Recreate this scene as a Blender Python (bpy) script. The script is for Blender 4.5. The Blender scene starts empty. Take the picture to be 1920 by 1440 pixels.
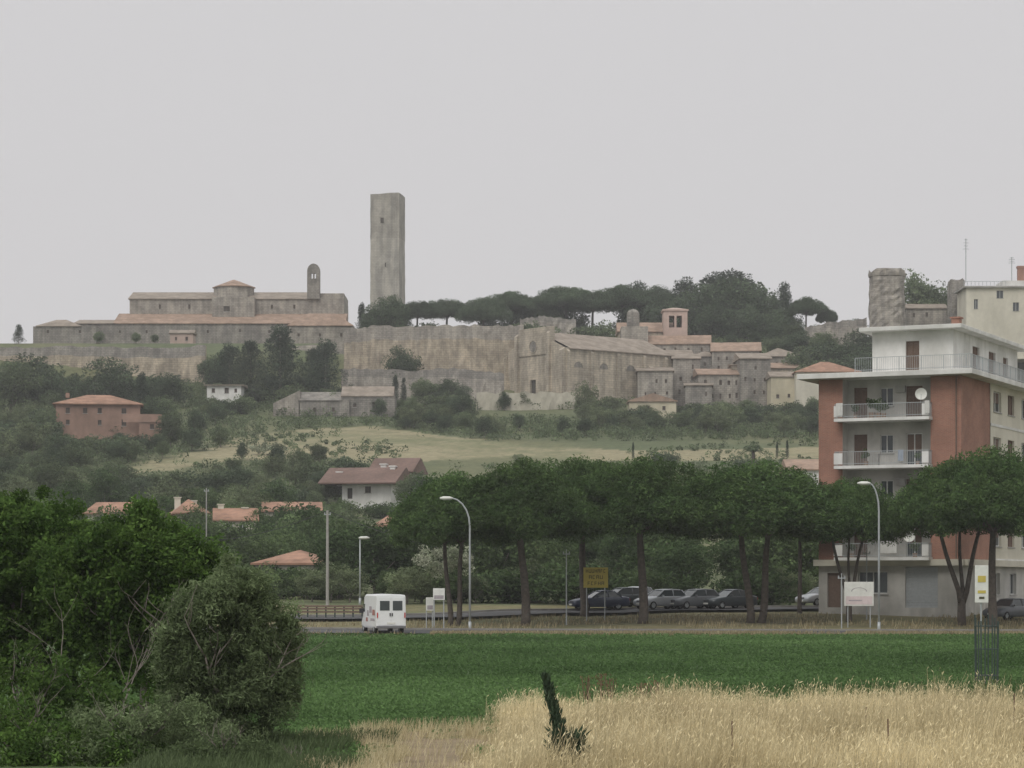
import bpy, math, random
import numpy as np
from mathutils import Matrix, Vector
R=random.Random(7); rng=np.random.default_rng(7)
F=4800.; CZ=3.; HY=1100.
def X(px,d): return (px-960)/F*d
def Z(py,d): return CZ+(HY-py)/F*d
sc=bpy.context.scene
COL=sc.collection

# ------------------------------------------------------------ terrain
PD=[-400,0,160,176,190,200,260,320,380,430,470,510,560,573,579,600,640,700,760,900,1300,3000,9000]
PZ=[0,0,0,.55,1.2,1.6,3,8,15.3,22.5,28.5,34.5,43.5,47.5,55,60,62.5,65,64,50,20,0,0]
def snoise(x,y,sc_,seed=0):
    r=np.random.default_rng(seed); o=0
    for i in range(6):
        a=r.uniform(0,6.28); k=sc_*(0.6+i*0.35); p=r.uniform(0,6.28)
        o=o+np.sin(k*(x*np.cos(a)+y*np.sin(a))+p+1.3*np.sin(k*.7*(y*np.cos(a)-x*np.sin(a))+p*2))/(1+.3*i)
    return o/3.5
def gz(x,y):
    sh=np.clip((x-22)/14,0,1)*np.clip((y-500)/30,0,1)*np.clip((615-y)/20,0,1)*14
    z=np.interp(y-sh,PD,PZ)
    k=np.clip((y-250)/120,0,1)*np.clip((600-y)/40,0,1)
    return z+k*1.3*snoise(x,y,.035,3)+np.clip((y-165)/20,0,1)*np.clip((260-y)/40,0,1)*.12*snoise(x,y,.3,5)

# ------------------------------------------------------------ materials
def newmat(name):
    m=bpy.data.materials.new(name); m.use_nodes=True
    nt=m.node_tree; b=nt.nodes['Principled BSDF']
    b.inputs['Specular IOR Level'].default_value=.25
    return m,nt,b
def mat(name,c1,c2=None,scale=2.,rough=.85,bump=0.,stain=0.,stain_scale=.25,metal=0.,spec=.25):
    m,nt,b=newmat(name); N=nt.nodes; L=nt.links
    b.inputs['Roughness'].default_value=rough; b.inputs['Metallic'].default_value=metal
    b.inputs['Specular IOR Level'].default_value=spec
    if c2 is None: c2=tuple(c*.85 for c in c1)
    tc=N.new('ShaderNodeTexCoord')
    n=N.new('ShaderNodeTexNoise'); n.inputs['Scale'].default_value=scale; n.inputs['Detail'].default_value=6; n.inputs['Roughness'].default_value=.65
    L.new(tc.outputs['Object'],n.inputs['Vector'])
    r=N.new('ShaderNodeValToRGB'); r.color_ramp.elements[0].position=.35; r.color_ramp.elements[1].position=.65
    r.color_ramp.elements[0].color=(*c2,1); r.color_ramp.elements[1].color=(*c1,1)
    L.new(n.outputs['Fac'],r.inputs['Fac']); out=r.outputs['Color']
    if stain>0:
        n2=N.new('ShaderNodeTexNoise'); n2.inputs['Scale'].default_value=stain_scale; n2.inputs['Detail'].default_value=5
        mp=N.new('ShaderNodeMapping'); mp.inputs['Scale'].default_value=(1,1,.45)
        L.new(tc.outputs['Object'],mp.inputs['Vector']); L.new(mp.outputs['Vector'],n2.inputs['Vector'])
        r2=N.new('ShaderNodeValToRGB'); r2.color_ramp.elements[0].position=.38; r2.color_ramp.elements[1].position=.62
        k=1-stain; r2.color_ramp.elements[0].color=(k,k,k*.98,1); r2.color_ramp.elements[1].color=(1,1,1,1)
        L.new(n2.outputs['Fac'],r2.inputs['Fac'])
        mx=N.new('ShaderNodeMixRGB'); mx.blend_type='MULTIPLY'; mx.inputs[0].default_value=1
        L.new(out,mx.inputs[1]); L.new(r2.outputs['Color'],mx.inputs[2]); out=mx.outputs[0]
    L.new(out,b.inputs['Base Color'])
    if bump>0:
        bp=N.new('ShaderNodeBump'); bp.inputs['Strength'].default_value=bump; bp.inputs['Distance'].default_value=.05
        L.new(n.outputs['Fac'],bp.inputs['Height']); L.new(bp.outputs['Normal'],b.inputs['Normal'])
    return m
def brickmat(name,c1,c2,mortar,bw=.28,bh=.075,ms=.012,stain=.25,sx=1.):
    m,nt,b=newmat(name); N=nt.nodes; L=nt.links
    tc=N.new('ShaderNodeTexCoord'); sp=N.new('ShaderNodeSeparateXYZ'); L.new(tc.outputs['Object'],sp.inputs[0])
    ad=N.new('ShaderNodeMath'); ad.operation='ADD'; L.new(sp.outputs[0],ad.inputs[0]); L.new(sp.outputs[1],ad.inputs[1])
    cb=N.new('ShaderNodeCombineXYZ'); L.new(ad.outputs[0],cb.inputs[0]); L.new(sp.outputs[2],cb.inputs[1])
    br=N.new('ShaderNodeTexBrick'); br.inputs['Scale'].default_value=1; br.inputs['Brick Width'].default_value=bw; br.inputs['Row Height'].default_value=bh; br.inputs['Mortar Size'].default_value=ms
    br.inputs['Color1'].default_value=(*c1,1); br.inputs['Color2'].default_value=(*c2,1); br.inputs['Mortar'].default_value=(*mortar,1)
    L.new(cb.outputs[0],br.inputs['Vector'])
    n=N.new('ShaderNodeTexNoise'); n.inputs['Scale'].default_value=.35; n.inputs['Detail'].default_value=7; n.inputs['Roughness'].default_value=.7
    L.new(tc.outputs['Object'],n.inputs['Vector'])
    r=N.new('ShaderNodeValToRGB'); r.color_ramp.elements[0].position=.40; r.color_ramp.elements[1].position=.60; k=1-stain
    r.color_ramp.elements[0].color=(k,k,k,1); r.color_ramp.elements[1].color=(1,1,1,1); L.new(n.outputs['Fac'],r.inputs['Fac'])
    mx=N.new('ShaderNodeMixRGB'); mx.blend_type='MULTIPLY'; mx.inputs[0].default_value=1
    L.new(br.outputs['Color'],mx.inputs[1]); L.new(r.outputs['Color'],mx.inputs[2]); out=mx.outputs[0]
    if bw>.5: # vertical rain streaks on old masonry
        mp=N.new('ShaderNodeMapping'); mp.inputs['Scale'].default_value=(1.1,1.1,.12); L.new(tc.outputs['Object'],mp.inputs['Vector'])
        n2=N.new('ShaderNodeTexNoise'); n2.inputs['Scale'].default_value=.9; n2.inputs['Detail'].default_value=5; L.new(mp.outputs['Vector'],n2.inputs['Vector'])
        r2=N.new('ShaderNodeValToRGB'); r2.color_ramp.elements[0].position=.42; r2.color_ramp.elements[1].position=.58; r2.color_ramp.elements[0].color=(.78,.78,.79,1); r2.color_ramp.elements[1].color=(1.04,1.03,1.02,1); L.new(n2.outputs['Fac'],r2.inputs['Fac'])
        m2=N.new('ShaderNodeMixRGB'); m2.blend_type='MULTIPLY'; m2.inputs[0].default_value=1; L.new(out,m2.inputs[1]); L.new(r2.outputs['Color'],m2.inputs[2]); out=m2.outputs[0]
    L.new(out,b.inputs['Base Color'])
    b.inputs['Roughness'].default_value=.9
    return m
def foliage(name,c1,c2,trans=.22,objvar=.35,gain=1.27):
    c1=tuple(c*gain for c in c1); c2=tuple(c*gain for c in c2)
    m=bpy.data.materials.new(name); m.use_nodes=True; nt=m.node_tree; N=nt.nodes; L=nt.links
    N.clear(); o=N.new('ShaderNodeOutputMaterial')
    at=N.new('ShaderNodeAttribute'); at.attribute_name='Col'
    oi=N.new('ShaderNodeObjectInfo')
    mx=N.new('ShaderNodeMixRGB'); mx.inputs[1].default_value=(*c1,1); mx.inputs[2].default_value=(*c2,1)
    sp=N.new('ShaderNodeSeparateColor'); L.new(at.outputs['Color'],sp.inputs[0]); L.new(sp.outputs[1],mx.inputs[0])
    v=N.new('ShaderNodeMath'); v.operation='MULTIPLY_ADD'; v.inputs[1].default_value=objvar*2; v.inputs[2].default_value=1-objvar; L.new(oi.outputs['Random'],v.inputs[0])
    v2=N.new('ShaderNodeMath'); v2.operation='MULTIPLY'; L.new(v.outputs[0],v2.inputs[0]); L.new(sp.outputs[0],v2.inputs[1])
    ml=N.new('ShaderNodeVectorMath'); ml.operation='SCALE'; L.new(mx.outputs[0],ml.inputs[0]); L.new(v2.outputs[0],ml.inputs['Scale'])
    d=N.new('ShaderNodeBsdfDiffuse'); t=N.new('ShaderNodeBsdfTranslucent'); ms=N.new('ShaderNodeMixShader'); ms.inputs[0].default_value=trans
    L.new(ml.outputs[0],d.inputs[0]); L.new(ml.outputs[0],t.inputs[0]); L.new(d.outputs[0],ms.inputs[1]); L.new(t.outputs[0],ms.inputs[2]); L.new(ms.outputs[0],o.inputs[0])
    return m
M={}
M['stone']=brickmat('old_stone',(.44,.40,.35),(.355,.325,.285),(.29,.27,.24),.9,.42,.05,.34)
M['stone_warm']=brickmat('warm_stone',(.54,.475,.38),(.47,.41,.335),(.375,.335,.275),1.1,.5,.05,.32)
M['stone_ochre']=brickmat('ochre_stone',(.50,.425,.32),(.42,.36,.28),(.335,.29,.235),1.1,.5,.05,.38)
M['stone_dark']=brickmat('dark_stone',(.345,.32,.285),(.28,.26,.235),(.22,.208,.188),.8,.4,.05,.34)
M['stone_tower']=brickmat('tower_stone',(.455,.43,.385),(.41,.385,.345),(.34,.325,.29),.8,.4,.04,.22)
M['stone_tower_top']=brickmat('tower_stone_top',(.40,.375,.335),(.355,.335,.30),(.30,.285,.255),.8,.4,.04,.24)
M['pale_wall']=mat('pale_plaster_wall',(.50,.47,.39),(.42,.39,.32),1.5,stain=.3)
M['tile']=mat('terracotta_tile',(.40,.275,.205),(.29,.215,.17),1.6,stain=.3,stain_scale=.5)
M['tile_old']=mat('old_tile',(.34,.285,.235),(.26,.22,.185),1.4,stain=.3,stain_scale=.5)
M['tile_orange']=mat('orange_tile',(.42,.24,.165),(.30,.18,.13),1.6,stain=.35,stain_scale=.5)
M['tile_brown']=mat('brown_tile',(.215,.14,.115),(.155,.105,.09),2,stain=.25)
M['brick']=brickmat('red_brick',(.385,.178,.122),(.325,.152,.107),(.35,.25,.205),.28,.085,.012,.25)
M['pink']=mat('pink_brick_wall',(.36,.23,.18),(.29,.19,.15),1.,stain=.3)
M['pinkpale']=mat('pale_pink_plaster',(.54,.41,.36),(.46,.35,.305),1.,stain=.22)
M['yellow_pl']=mat('yellow_plaster',(.62,.56,.42),(.54,.49,.37),1.,stain=.25)
M['cream_pl']=mat('cream_plaster',(.64,.605,.51),(.58,.545,.465),1.,stain=.2)
M['white_pl']=mat('white_plaster',(.74,.73,.71),(.65,.64,.62),1.2,stain=.2,stain_scale=.6)
M['grey_pl']=mat('grey_plaster',(.52,.505,.47),(.44,.425,.40),1.2,stain=.25,stain_scale=.6)
M['concrete']=mat('concrete',(.42,.41,.39),(.34,.33,.31),3,stain=.25)
M['dark']=mat('dark_opening',(.09,.08,.07),(.065,.06,.052),2)
M['shutter']=mat('brown_shutter',(.19,.135,.105),(.15,.105,.085),6)
M['frame']=mat('white_frame',(.6,.6,.58),None,5)
m,nt,b=newmat('window_glass'); b.inputs['Base Color'].default_value=(.05,.06,.065,1); b.inputs['Roughness'].default_value=.12; b.inputs['Specular IOR Level'].default_value=.5; M['glass']=m
M['bark']=mat('pine_bark',(.125,.105,.088),(.07,.06,.052),5,bump=.6)
M['bark_grey']=mat('grey_bark',(.22,.195,.17),(.14,.12,.105),6,bump=.5)
M['deadwood']=mat('dead_wood',(.27,.235,.21),(.18,.155,.135),8)
M['metal']=mat('galvanised_metal',(.42,.44,.45),(.36,.38,.39),6,rough=.5,metal=.3)
M['metal_green']=mat('dark_green_metal',(.06,.085,.075),(.045,.06,.055),6,rough=.6)
M['rust']=mat('rusty_iron',(.15,.09,.065),(.10,.06,.045),9)
M['white_paint']=mat('white_car_paint',(.76,.77,.78),(.72,.73,.74),1.5,rough=.3,spec=.5)
M['silver_paint']=mat('silver_car_paint',(.40,.42,.44),(.37,.39,.41),1.5,rough=.3,spec=.5,metal=.3)
M['grey_paint']=mat('grey_car_paint',(.14,.15,.165),(.12,.13,.14),1.5,rough=.3,spec=.5)
M['blue_paint']=mat('dark_blue_car_paint',(.03,.042,.085),(.025,.036,.07),1.5,rough=.28,spec=.5)
M['dark_paint']=mat('dark_car_paint',(.045,.055,.06),(.035,.045,.05),1.5,rough=.28,spec=.5)
M['rubber']=mat('black_rubber',(.025,.025,.025),None,5)
M['plastic']=mat('dark_plastic',(.05,.05,.055),None,5,rough=.6)
M['van_bumper']=mat('grey_bumper_plastic',(.16,.16,.17),None,5,rough=.6)
M['red_light']=mat('red_lamp_glass',(.55,.03,.02),(.4,.02,.015),4,rough=.25,spec=.5)
M['orange']=mat('orange_print',(.55,.28,.12),(.45,.22,.1),4)
M['red_print']=mat('red_print',(.40,.19,.16),(.32,.16,.14),3)
M['grey_print']=mat('grey_print',(.42,.38,.39),(.30,.27,.29),5)
M['pink_print']=mat('pink_print',(.66,.56,.56),(.56,.47,.47),3)
M['lamp_glass']=mat('pale_lamp_glass',(.7,.7,.66),None,5,rough=.3)
M['yellow_sign']=mat('yellow_sign_paint',(.56,.46,.11),(.50,.40,.10),4)
M['ink']=mat('dark_sign_lettering',(.09,.085,.05),None,5)
M['sign_white']=mat('white_sign_paint',(.72,.72,.68),(.62,.62,.58),3)
M['blue_cloth']=mat('grey_blue_cloth',(.34,.38,.44),None,5)
M['asphalt']=mat('asphalt',(.10,.10,.102),(.08,.08,.083),1.5,stain=.2)
M['kerbstone']=mat('kerb_stone',(.26,.25,.23),(.2,.19,.18),2)
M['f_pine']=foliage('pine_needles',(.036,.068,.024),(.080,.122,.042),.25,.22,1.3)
M['f_pinehazed']=foliage('hazed_pine_needles',(.056,.082,.050),(.092,.120,.072),.3,.2)  # pine green lifted and greyed: distance haze painted into the colour
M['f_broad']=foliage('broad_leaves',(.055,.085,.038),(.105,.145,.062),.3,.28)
M['f_broadfar']=foliage('hazed_leaves',(.066,.092,.050),(.120,.148,.080),.35,.3)  # broad leaf colour paled to imitate haze over the far slopes
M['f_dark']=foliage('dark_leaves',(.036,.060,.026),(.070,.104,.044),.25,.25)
M['f_darkhazed']=foliage('hazed_dark_leaves',(.048,.070,.042),(.084,.110,.064),.35,.2)  # dark leaf colour with aerial haze mixed into its base
M['f_light']=foliage('light_leaves',(.10,.125,.072),(.155,.185,.10),.3,.25,1.15)
M['f_cyp']=foliage('cypress_leaves',(.042,.062,.042),(.062,.085,.054),.25,.2,1.1)
M['f_near']=foliage('dense_leaves',(.034,.067,.019),(.098,.158,.040),.35,.12,1.3)
M['f_olive']=foliage('olive_leaves',(.085,.118,.055),(.175,.22,.115),.35,.1,1.2)
M['f_crop']=foliage('crop_leaves',(.054,.098,.035),(.092,.152,.056),.3,.05,1.2)
M['f_straw']=foliage('dry_grass_blades',(.50,.41,.235),(.86,.76,.50),.3,.05,1.)
M['f_palm']=foliage('palm_fronds',(.06,.085,.045),(.10,.13,.07),.2,.1)
M['f_flower']=foliage('pale_blossom',(.13,.17,.09),(.42,.43,.34),.2,.1,1.)
M['f_rusty']=foliage('dry_seed_heads',(.16,.095,.065),(.22,.14,.09),.1,.1,1.)
M['f_weed']=foliage('weed_leaves',(.065,.092,.042),(.12,.155,.078),.3,.1,1.15)
M['f_thistle']=foliage('thistle_leaves',(.05,.078,.046),(.09,.128,.078),.3,.1,1.15)
FAR={'f_broad':'f_broadfar','f_dark':'f_darkhazed'}  # distant trees swap to leaf colours with haze painted in

# ------------------------------------------------------------ mesh builder
class MB:
    def __init__(s): s.v=[];s.f=[];s.m=[]
    def poly(s,pts,mi=0):
        n=len(s.v); s.v+= [tuple(p) for p in pts]; s.f.append(tuple(range(n,n+len(pts)))); s.m.append(mi)
    def faces(s,pts,fs,mi=0):
        n=len(s.v); s.v+=[tuple(p) for p in pts]
        for f in fs: s.f.append(tuple(n+i for i in f)); s.m.append(mi)
    def hexa(s,p,mi=0): s.faces(p,[(0,3,2,1),(4,5,6,7),(0,1,5,4),(1,2,6,5),(2,3,7,6),(3,0,4,7)],mi)
    def box(s,x0,x1,y0,y1,z0,z1,mi=0):
        s.hexa([(x0,y0,z0),(x1,y0,z0),(x1,y1,z0),(x0,y1,z0),(x0,y0,z1),(x1,y0,z1),(x1,y1,z1),(x0,y1,z1)],mi)
    def tube(s,path,rad,n=7,mi=0,cap=True):
        base=len(s.v); P=[Vector(p) for p in path]; ref=None
        for i,p in enumerate(P):
            t=(P[min(i+1,len(P)-1)]-P[max(i-1,0)]).normalized()
            if ref is None: ref=Vector((1,0,0)) if abs(t.x)<.8 else Vector((0,1,0))
            a=(ref-t*ref.dot(t)).normalized(); ref=a; b_=t.cross(a); r=rad[i] if hasattr(rad,'__len__') else rad
            for k in range(n):
                an=2*math.pi*k/n; s.v.append(tuple(p+a*(r*math.cos(an))+b_*(r*math.sin(an))))
        for i in range(len(P)-1):
            for k in range(n):
                k2=(k+1)%n; s.f.append((base+i*n+k,base+i*n+k2,base+(i+1)*n+k2,base+(i+1)*n+k)); s.m.append(mi)
        if cap:
            s.f.append(tuple(base+k for k in range(n))[::-1]); s.m.append(mi)
            e=base+(len(P)-1)*n; s.f.append(tuple(e+k for k in range(n))); s.m.append(mi)
    def loft(s,rings,mi=0,cap=True):
        b=len(s.v); n=len(rings[0])
        for r in rings: s.v+=[tuple(p) for p in r]
        for i in range(len(rings)-1):
            for k in range(n):
                k2=(k+1)%n; s.f.append((b+i*n+k,b+i*n+k2,b+(i+1)*n+k2,b+(i+1)*n+k)); s.m.append(mi)
        if cap:
            s.f.append(tuple(b+k for k in range(n))[::-1]); s.m.append(mi); e=b+(len(rings)-1)*n
            s.f.append(tuple(e+k for k in range(n))); s.m.append(mi)
    def obj(s,name,mats,parent=None,smooth=False,bevel=0,loc=(0,0,0)):
        me=bpy.data.meshes.new(name); me.from_pydata(s.v,[],s.f)
        for k in (mats if isinstance(mats,(list,tuple)) else [mats]): me.materials.append(M[k] if isinstance(k,str) else k)
        me.polygons.foreach_set('material_index',s.m)
        if smooth: me.polygons.foreach_set('use_smooth',[True]*len(s.f))
        me.update(); o=bpy.data.objects.new(name,me); COL.objects.link(o); o.location=loc
        if parent is not None: o.parent=parent
        if bevel>0:
            md=o.modifiers.new('Bevel','BEVEL'); md.width=bevel; md.segments=2; md.limit_method='ANGLE'
        return o
def thing(name,label,cat,loc,rot=0,group=None):
    e=bpy.data.objects.new(name,None); COL.objects.link(e); e.location=loc; e.rotation_euler=(0,0,rot); e.empty_display_size=.3
    e['label']=label; e['category']=cat
    if group: e['group']=group
    return e
def tag(o,label,cat,group=None):
    o['label']=label; o['category']=cat
    if group: o['group']=group
    return o
def copy_thing(src,loc,rot=0,scale=1,label=None):
    def cp(o,par):
        c=o.copy(); COL.objects.link(c)
        if par is not None: c.parent=par
        for ch in o.children: cp(ch,c)
        return c
    e=cp(src,None); e.location=loc; e.rotation_euler=(0,0,rot)
    if label: e['label']=label
    return e

# ------------------------------------------------------------ leaves
def quads_mesh(name,V,shade,mats,extra=None,matidx=0):
    N=len(V); v=V.reshape(-1,3)
    ev=np.array(extra.v) if extra and extra.v else np.zeros((0,3))
    ef=extra.f if extra else []
    me=bpy.data.meshes.new(name)
    nv=len(v)+len(ev); me.vertices.add(nv); me.vertices.foreach_set('co',np.concatenate([v,ev]).ravel().astype(np.float32))
    ls=[4]*N+[len(f) for f in ef]
    loops=np.concatenate([np.arange(4*N)]+([np.concatenate([np.array(f)+4*N for f in ef])] if ef else []))
    me.loops.add(len(loops)); me.loops.foreach_set('vertex_index',loops.astype(np.int32))
    me.polygons.add(len(ls)); st=np.concatenate([[0],np.cumsum(ls)[:-1]]).astype(np.int32)
    me.polygons.foreach_set('loop_start',st)
    me.polygons.foreach_set('material_index',np.array([0]*N+[1]*len(ef),dtype=np.int32))
    me.update(calc_edges=True)
    ca=me.color_attributes.new('Col','FLOAT_COLOR','POINT')
    c=np.ones((nv,4),np.float32); c[:4*N,0]=np.repeat(shade[:,0],4); c[:4*N,1]=np.repeat(shade[:,1],4); c[:,2]=0
    ca.data.foreach_set('color',c.ravel())
    for k in mats: me.materials.append(M[k])
    return me
def leaf_quads(C,size,out=None,bias=.6,aspect=.5,align=False):
    N=len(C); n=rng.normal(size=(N,3)); n/=np.linalg.norm(n,axis=1)[:,None]
    if out is not None:
        if align:
            t=out+bias*n; t/=np.linalg.norm(t,axis=1)[:,None]; b=np.cross(t,n); b/=np.linalg.norm(b,axis=1)[:,None]+1e-9
            s=size[:,None]; return np.stack([C,C+t*s*.5+b*s*aspect*.5,C+t*s,C+t*s*.5-b*s*aspect*.5],1)
        n=n+bias*out; n/=np.linalg.norm(n,axis=1)[:,None]
    r=rng.normal(size=(N,3)); t=np.cross(n,r); t/=np.linalg.norm(t,axis=1)[:,None]+1e-9; b=np.cross(n,t); s=size[:,None]
    return np.stack([C+t*s*.5,C+b*s*aspect*.5,C-t*s*.5,C-b*s*aspect*.5],1)
def unit(N):
    n=rng.normal(size=(N,3)); return n/np.linalg.norm(n,axis=1)[:,None]
def clump_crown(centers,radii,per,lsize,aspect=.5,flat=.8,align=False,bias=.6,shell=.6):
    K=len(centers); tot=K*per
    idx=np.repeat(np.arange(K),per); u=unit(tot); rr=rng.uniform(shell,1,tot)**.7
    C=centers[idx]+u*(radii[idx]*rr)[:,None]*np.array([1,1,flat])
    sz=lsize*rng.uniform(.6,1.35,tot)
    V=leaf_quads(C,sz,u,bias,aspect,align)
    cs=rng.uniform(.65,1.3,K); cm=rng.uniform(0,1,K)
    sh=np.stack([cs[idx]*rng.uniform(.75,1.25,tot),np.clip(cm[idx]*.6+rng.uniform(0,.4,tot),0,1)],1)
    return V,sh
def blob_centers(K,rx,ry,rz,cz,surf=.45,drop=.0):
    u=unit(K); r=rng.uniform(surf,1,K); c=u*r[:,None]*np.array([rx,ry,rz]); 
    lump=1+.22*np.sin(3*np.arctan2(c[:,1],c[:,0])+rng.uniform(0,6))*np.cos(2.3*c[:,2]/rz+rng.uniform(0,6))
    c[:,:2]*=lump[:,None]; c[:,2]+=cz; return c
def branches(mb,base,h,spread,n,r0,levels=1,mi=0,top=.5):
    p0=Vector(base); tp=p0+Vector((R.uniform(-.2,.2),R.uniform(-.2,.2),h)); mb.tube([p0,(p0+tp)/2+Vector((R.uniform(-.1,.1)*h*.3,0,0)),tp],[r0,r0*.8,r0*.6],8,mi)
    for i in range(n):
        a=2*math.pi*i/n+R.uniform(-.4,.4); e=tp+Vector((math.cos(a)*spread,math.sin(a)*spread,top*R.uniform(.7,1.3))); q=p0.lerp(tp,R.uniform(.6,1))
        mid=q.lerp(e,.5)+Vector((0,0,top*.12)); mb.tube([q,mid,e],[r0*.5,r0*.33,r0*.12],6,mi)
def tree_mesh(kind,i):
    mb=MB()
    if kind in('broad','dark'):
        rx=R.uniform(2.6,3.6); K=95; c=blob_centers(K,rx,rx,3.3,4.3,.35); rad=rng.uniform(.7,1.3,K)
        V,s=clump_crown(c,rad,80,.32); branches(mb,(0,0,-.6),3,1.8,5,.2,top=2); return quads_mesh('tree',V,s,['f_broad' if kind=='broad' else 'f_dark','bark_grey'],mb),8.2
    if kind=='light':
        rx=R.uniform(2.6,3.4); K=70; c=blob_centers(K,rx,rx,2.6,3.4,.35); rad=rng.uniform(.6,1.1,K)
        V,s=clump_crown(c,rad,70,.3); branches(mb,(0,0,-.6),2.2,1.8,5,.18,top=1.5); return quads_mesh('olive_tree',V,s,['f_light','bark_grey'],mb),6.5
    if kind=='bush':
        K=60; c=blob_centers(K,2.6,2.2,1.3,1.2,.2); rad=rng.uniform(.5,.95,K)
        V,s=clump_crown(c,rad,70,.28); branches(mb,(0,0,-.5),.8,1.2,5,.1,top=.8); return quads_mesh('shrub',V,s,['f_broad' if i%2 else 'f_dark','bark_grey'],mb),3
    if kind=='cypress':
        K=70; z=rng.uniform(.6,9.2,K); w=1.05*np.sin(np.clip((z+.6)/10.,0,1)**.75*math.pi)**.7+.08; a=rng.uniform(0,6.28,K); q=rng.uniform(0,.8,K)
        c=np.stack([np.cos(a)*w*q,np.sin(a)*w*q,z],1); V,s=clump_crown(c,.25+w*.4,60,.28,.4,1.5,True,.5); mb.tube([(0,0,-.6),(0,0,6)],[.18,.06],6)
        return quads_mesh('cypress_tree',V,s,['f_cyp','bark_grey'],mb),10
    if kind=='conifer':
        K=110; z=rng.uniform(.6,9.3,K); w=(1-(z/10.3)**1.4)*2.9+.2; a=rng.uniform(0,6.28,K); q=rng.uniform(.1,1,K)**.6
        c=np.stack([np.cos(a)*w*q,np.sin(a)*w*q,z],1); V,s=clump_crown(c,.55+w*.2,75,.32,.35,.7,True,.7); mb.tube([(0,0,-.6),(0,0,8)],[.22,.05],6)
        return quads_mesh('conifer_tree',V,s,['f_cyp','bark_grey'],mb),10
BANK={k:[tree_mesh(k,i) for i in range(n)] for k,n in (('broad',5),('dark',4),('light',3),('bush',4),('cypress',2),('conifer',3))}
INFO={'broad':('tree','leafy green tree growing on the hillside','tree'),
 'dark':('tree','dense dark green leafy tree','tree'),
 'light':('olive_tree','olive tree with pale grey-green crown','tree'),
 'bush':('shrub','low dense green bush on the slope','bush'),
 'cypress':('cypress_tree','slender dark cypress tree','tree'),
 'conifer':('conifer_tree','dark pointed conifer below the old town','tree')}
def place(kind,px,d,h=None,ytop=None,wide=1.,label=None,group=None,zoff=0):
    x=X(px,d); z=float(gz(x,d))+zoff
    if h is None: h=max(1.,Z(ytop,d)-z)
    me,H=R.choice(BANK[kind]); nm,lb,ct=INFO[kind]
    o=bpy.data.objects.new(nm,me); COL.objects.link(o); s=h/H; o.location=(x,d,z); o.rotation_euler=(0,0,R.uniform(0,6.28))
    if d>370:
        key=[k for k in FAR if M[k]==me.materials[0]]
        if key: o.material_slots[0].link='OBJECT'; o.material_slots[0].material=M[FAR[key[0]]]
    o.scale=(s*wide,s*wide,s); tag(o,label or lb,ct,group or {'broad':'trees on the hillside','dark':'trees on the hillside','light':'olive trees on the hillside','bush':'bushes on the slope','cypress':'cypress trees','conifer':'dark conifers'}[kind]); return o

# ------------------------------------------------------------ stone pines (umbrella)
def pine_parts(i,Rr=5.6,H=12.,fork=1,th=5.2):
    K=560; a=rng.uniform(0,6.28,K); q=np.sqrt(rng.uniform(0,1,K)); 
    edge=1+.10*np.sin(3*a+i)+.06*np.sin(7*a+2*i)
    top=H-.8-(q**2.2)*th*.62+.45*np.sin(a*4+i)*q+.3*np.sin(a*9+i*3)*q
    low=H-th+.25+ (q**2)*.1+.4*np.sin(a*5+i*2)*q
    z=low+(top-low)*rng.uniform(0,1,K)**.85
    c=np.stack([np.cos(a)*q*Rr*edge,np.sin(a)*q*Rr*edge,z],1); rad=rng.uniform(.55,1.05,K)
    V,s=clump_crown(c,rad,125,.27,.3,.75,False,.5,.45)
    me=quads_mesh('crown',V,s,['f_pine'])
    mb=MB()
    hb=H-th
    def stem(x0,lean,r0,start):
        p=[Vector(start)]; n=7; tgt=Vector((lean[0],lean[1],hb+.9))
        for k in range(1,n+1):
            t=k/n; p.append(Vector(start).lerp(tgt,t)+Vector((math.sin(t*5+i)*.12,math.cos(t*4+i)*.12,0)))
        mb.tube(p,[r0*(1.15 if k==0 else 1-.45*k/n) for k in range(n+1)],10)
        for b in range(8):
            an=b*.785+R.uniform(-.3,.3); q=p[-1] if b%2 else p[-2]; rr=Rr*R.uniform(.45,.75)
            e=Vector((q.x*.5+math.cos(an)*rr,q.y*.5+math.sin(an)*rr,hb+th*.45)); m_=q.lerp(e,.5)-Vector((0,0,.05)); mb.tube([q,m_,e],[r0*.38,r0*.25,r0*.08],6)
    if fork==1: stem(0,(R.uniform(-.4,.4),0),.32,(0,0,-.5))
    elif fork==2:
        stem(0,(-.6,.2),.22,(-.25,0,-.5)); stem(0,(.8,-.2),.22,(.25,0,-.5))
    else:
        mb.tube([(0,0,-.5),(0,0,1.8)],[.34,.28],10); stem(0,(-1.9,.2),.2,(-.05,0,1.5)); stem(0,(1.6,-.3),.2,(.08,0,1.5)); stem(0,(.2,.6),.16,(0,0,1.6))
    return me,mb
PINES=[]
for i,(f_,r_,t_) in enumerate([(1,5.2,5.7),(2,4.6,5.7),(3,5.0,5.4),(1,5.6,5.8),(1,4.6,4.2)]):
    PINES.append(pine_parts(i,r_,12,f_,t_))
pine_src={}
def pine(px,d,ytop,var,wide=1.,rot=0,label='tall umbrella pine on the dry grass verge',group='umbrella pines along the road',far=False):
    x=X(px,d); z=float(gz(x,d)); s=(Z(ytop,d)-z)/12.
    e=thing('pine_tree',label,'tree',(x,d,z),rot,group); e.scale=(s*wide,s*wide,s)
    if var not in pine_src:
        o=PINES[var][1].obj('trunk','bark',None,True); pine_src[var]=o.data
        bpy.data.objects.remove(o)
    for nm,me in (('crown',PINES[var][0]),('trunk',pine_src[var])):
        o=bpy.data.objects.new(nm,me); COL.objects.link(o); o.parent=e
        if far and nm=='crown': o.material_slots[0].link='OBJECT'; o.material_slots[0].material=M['f_pinehazed']
    return e
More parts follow.
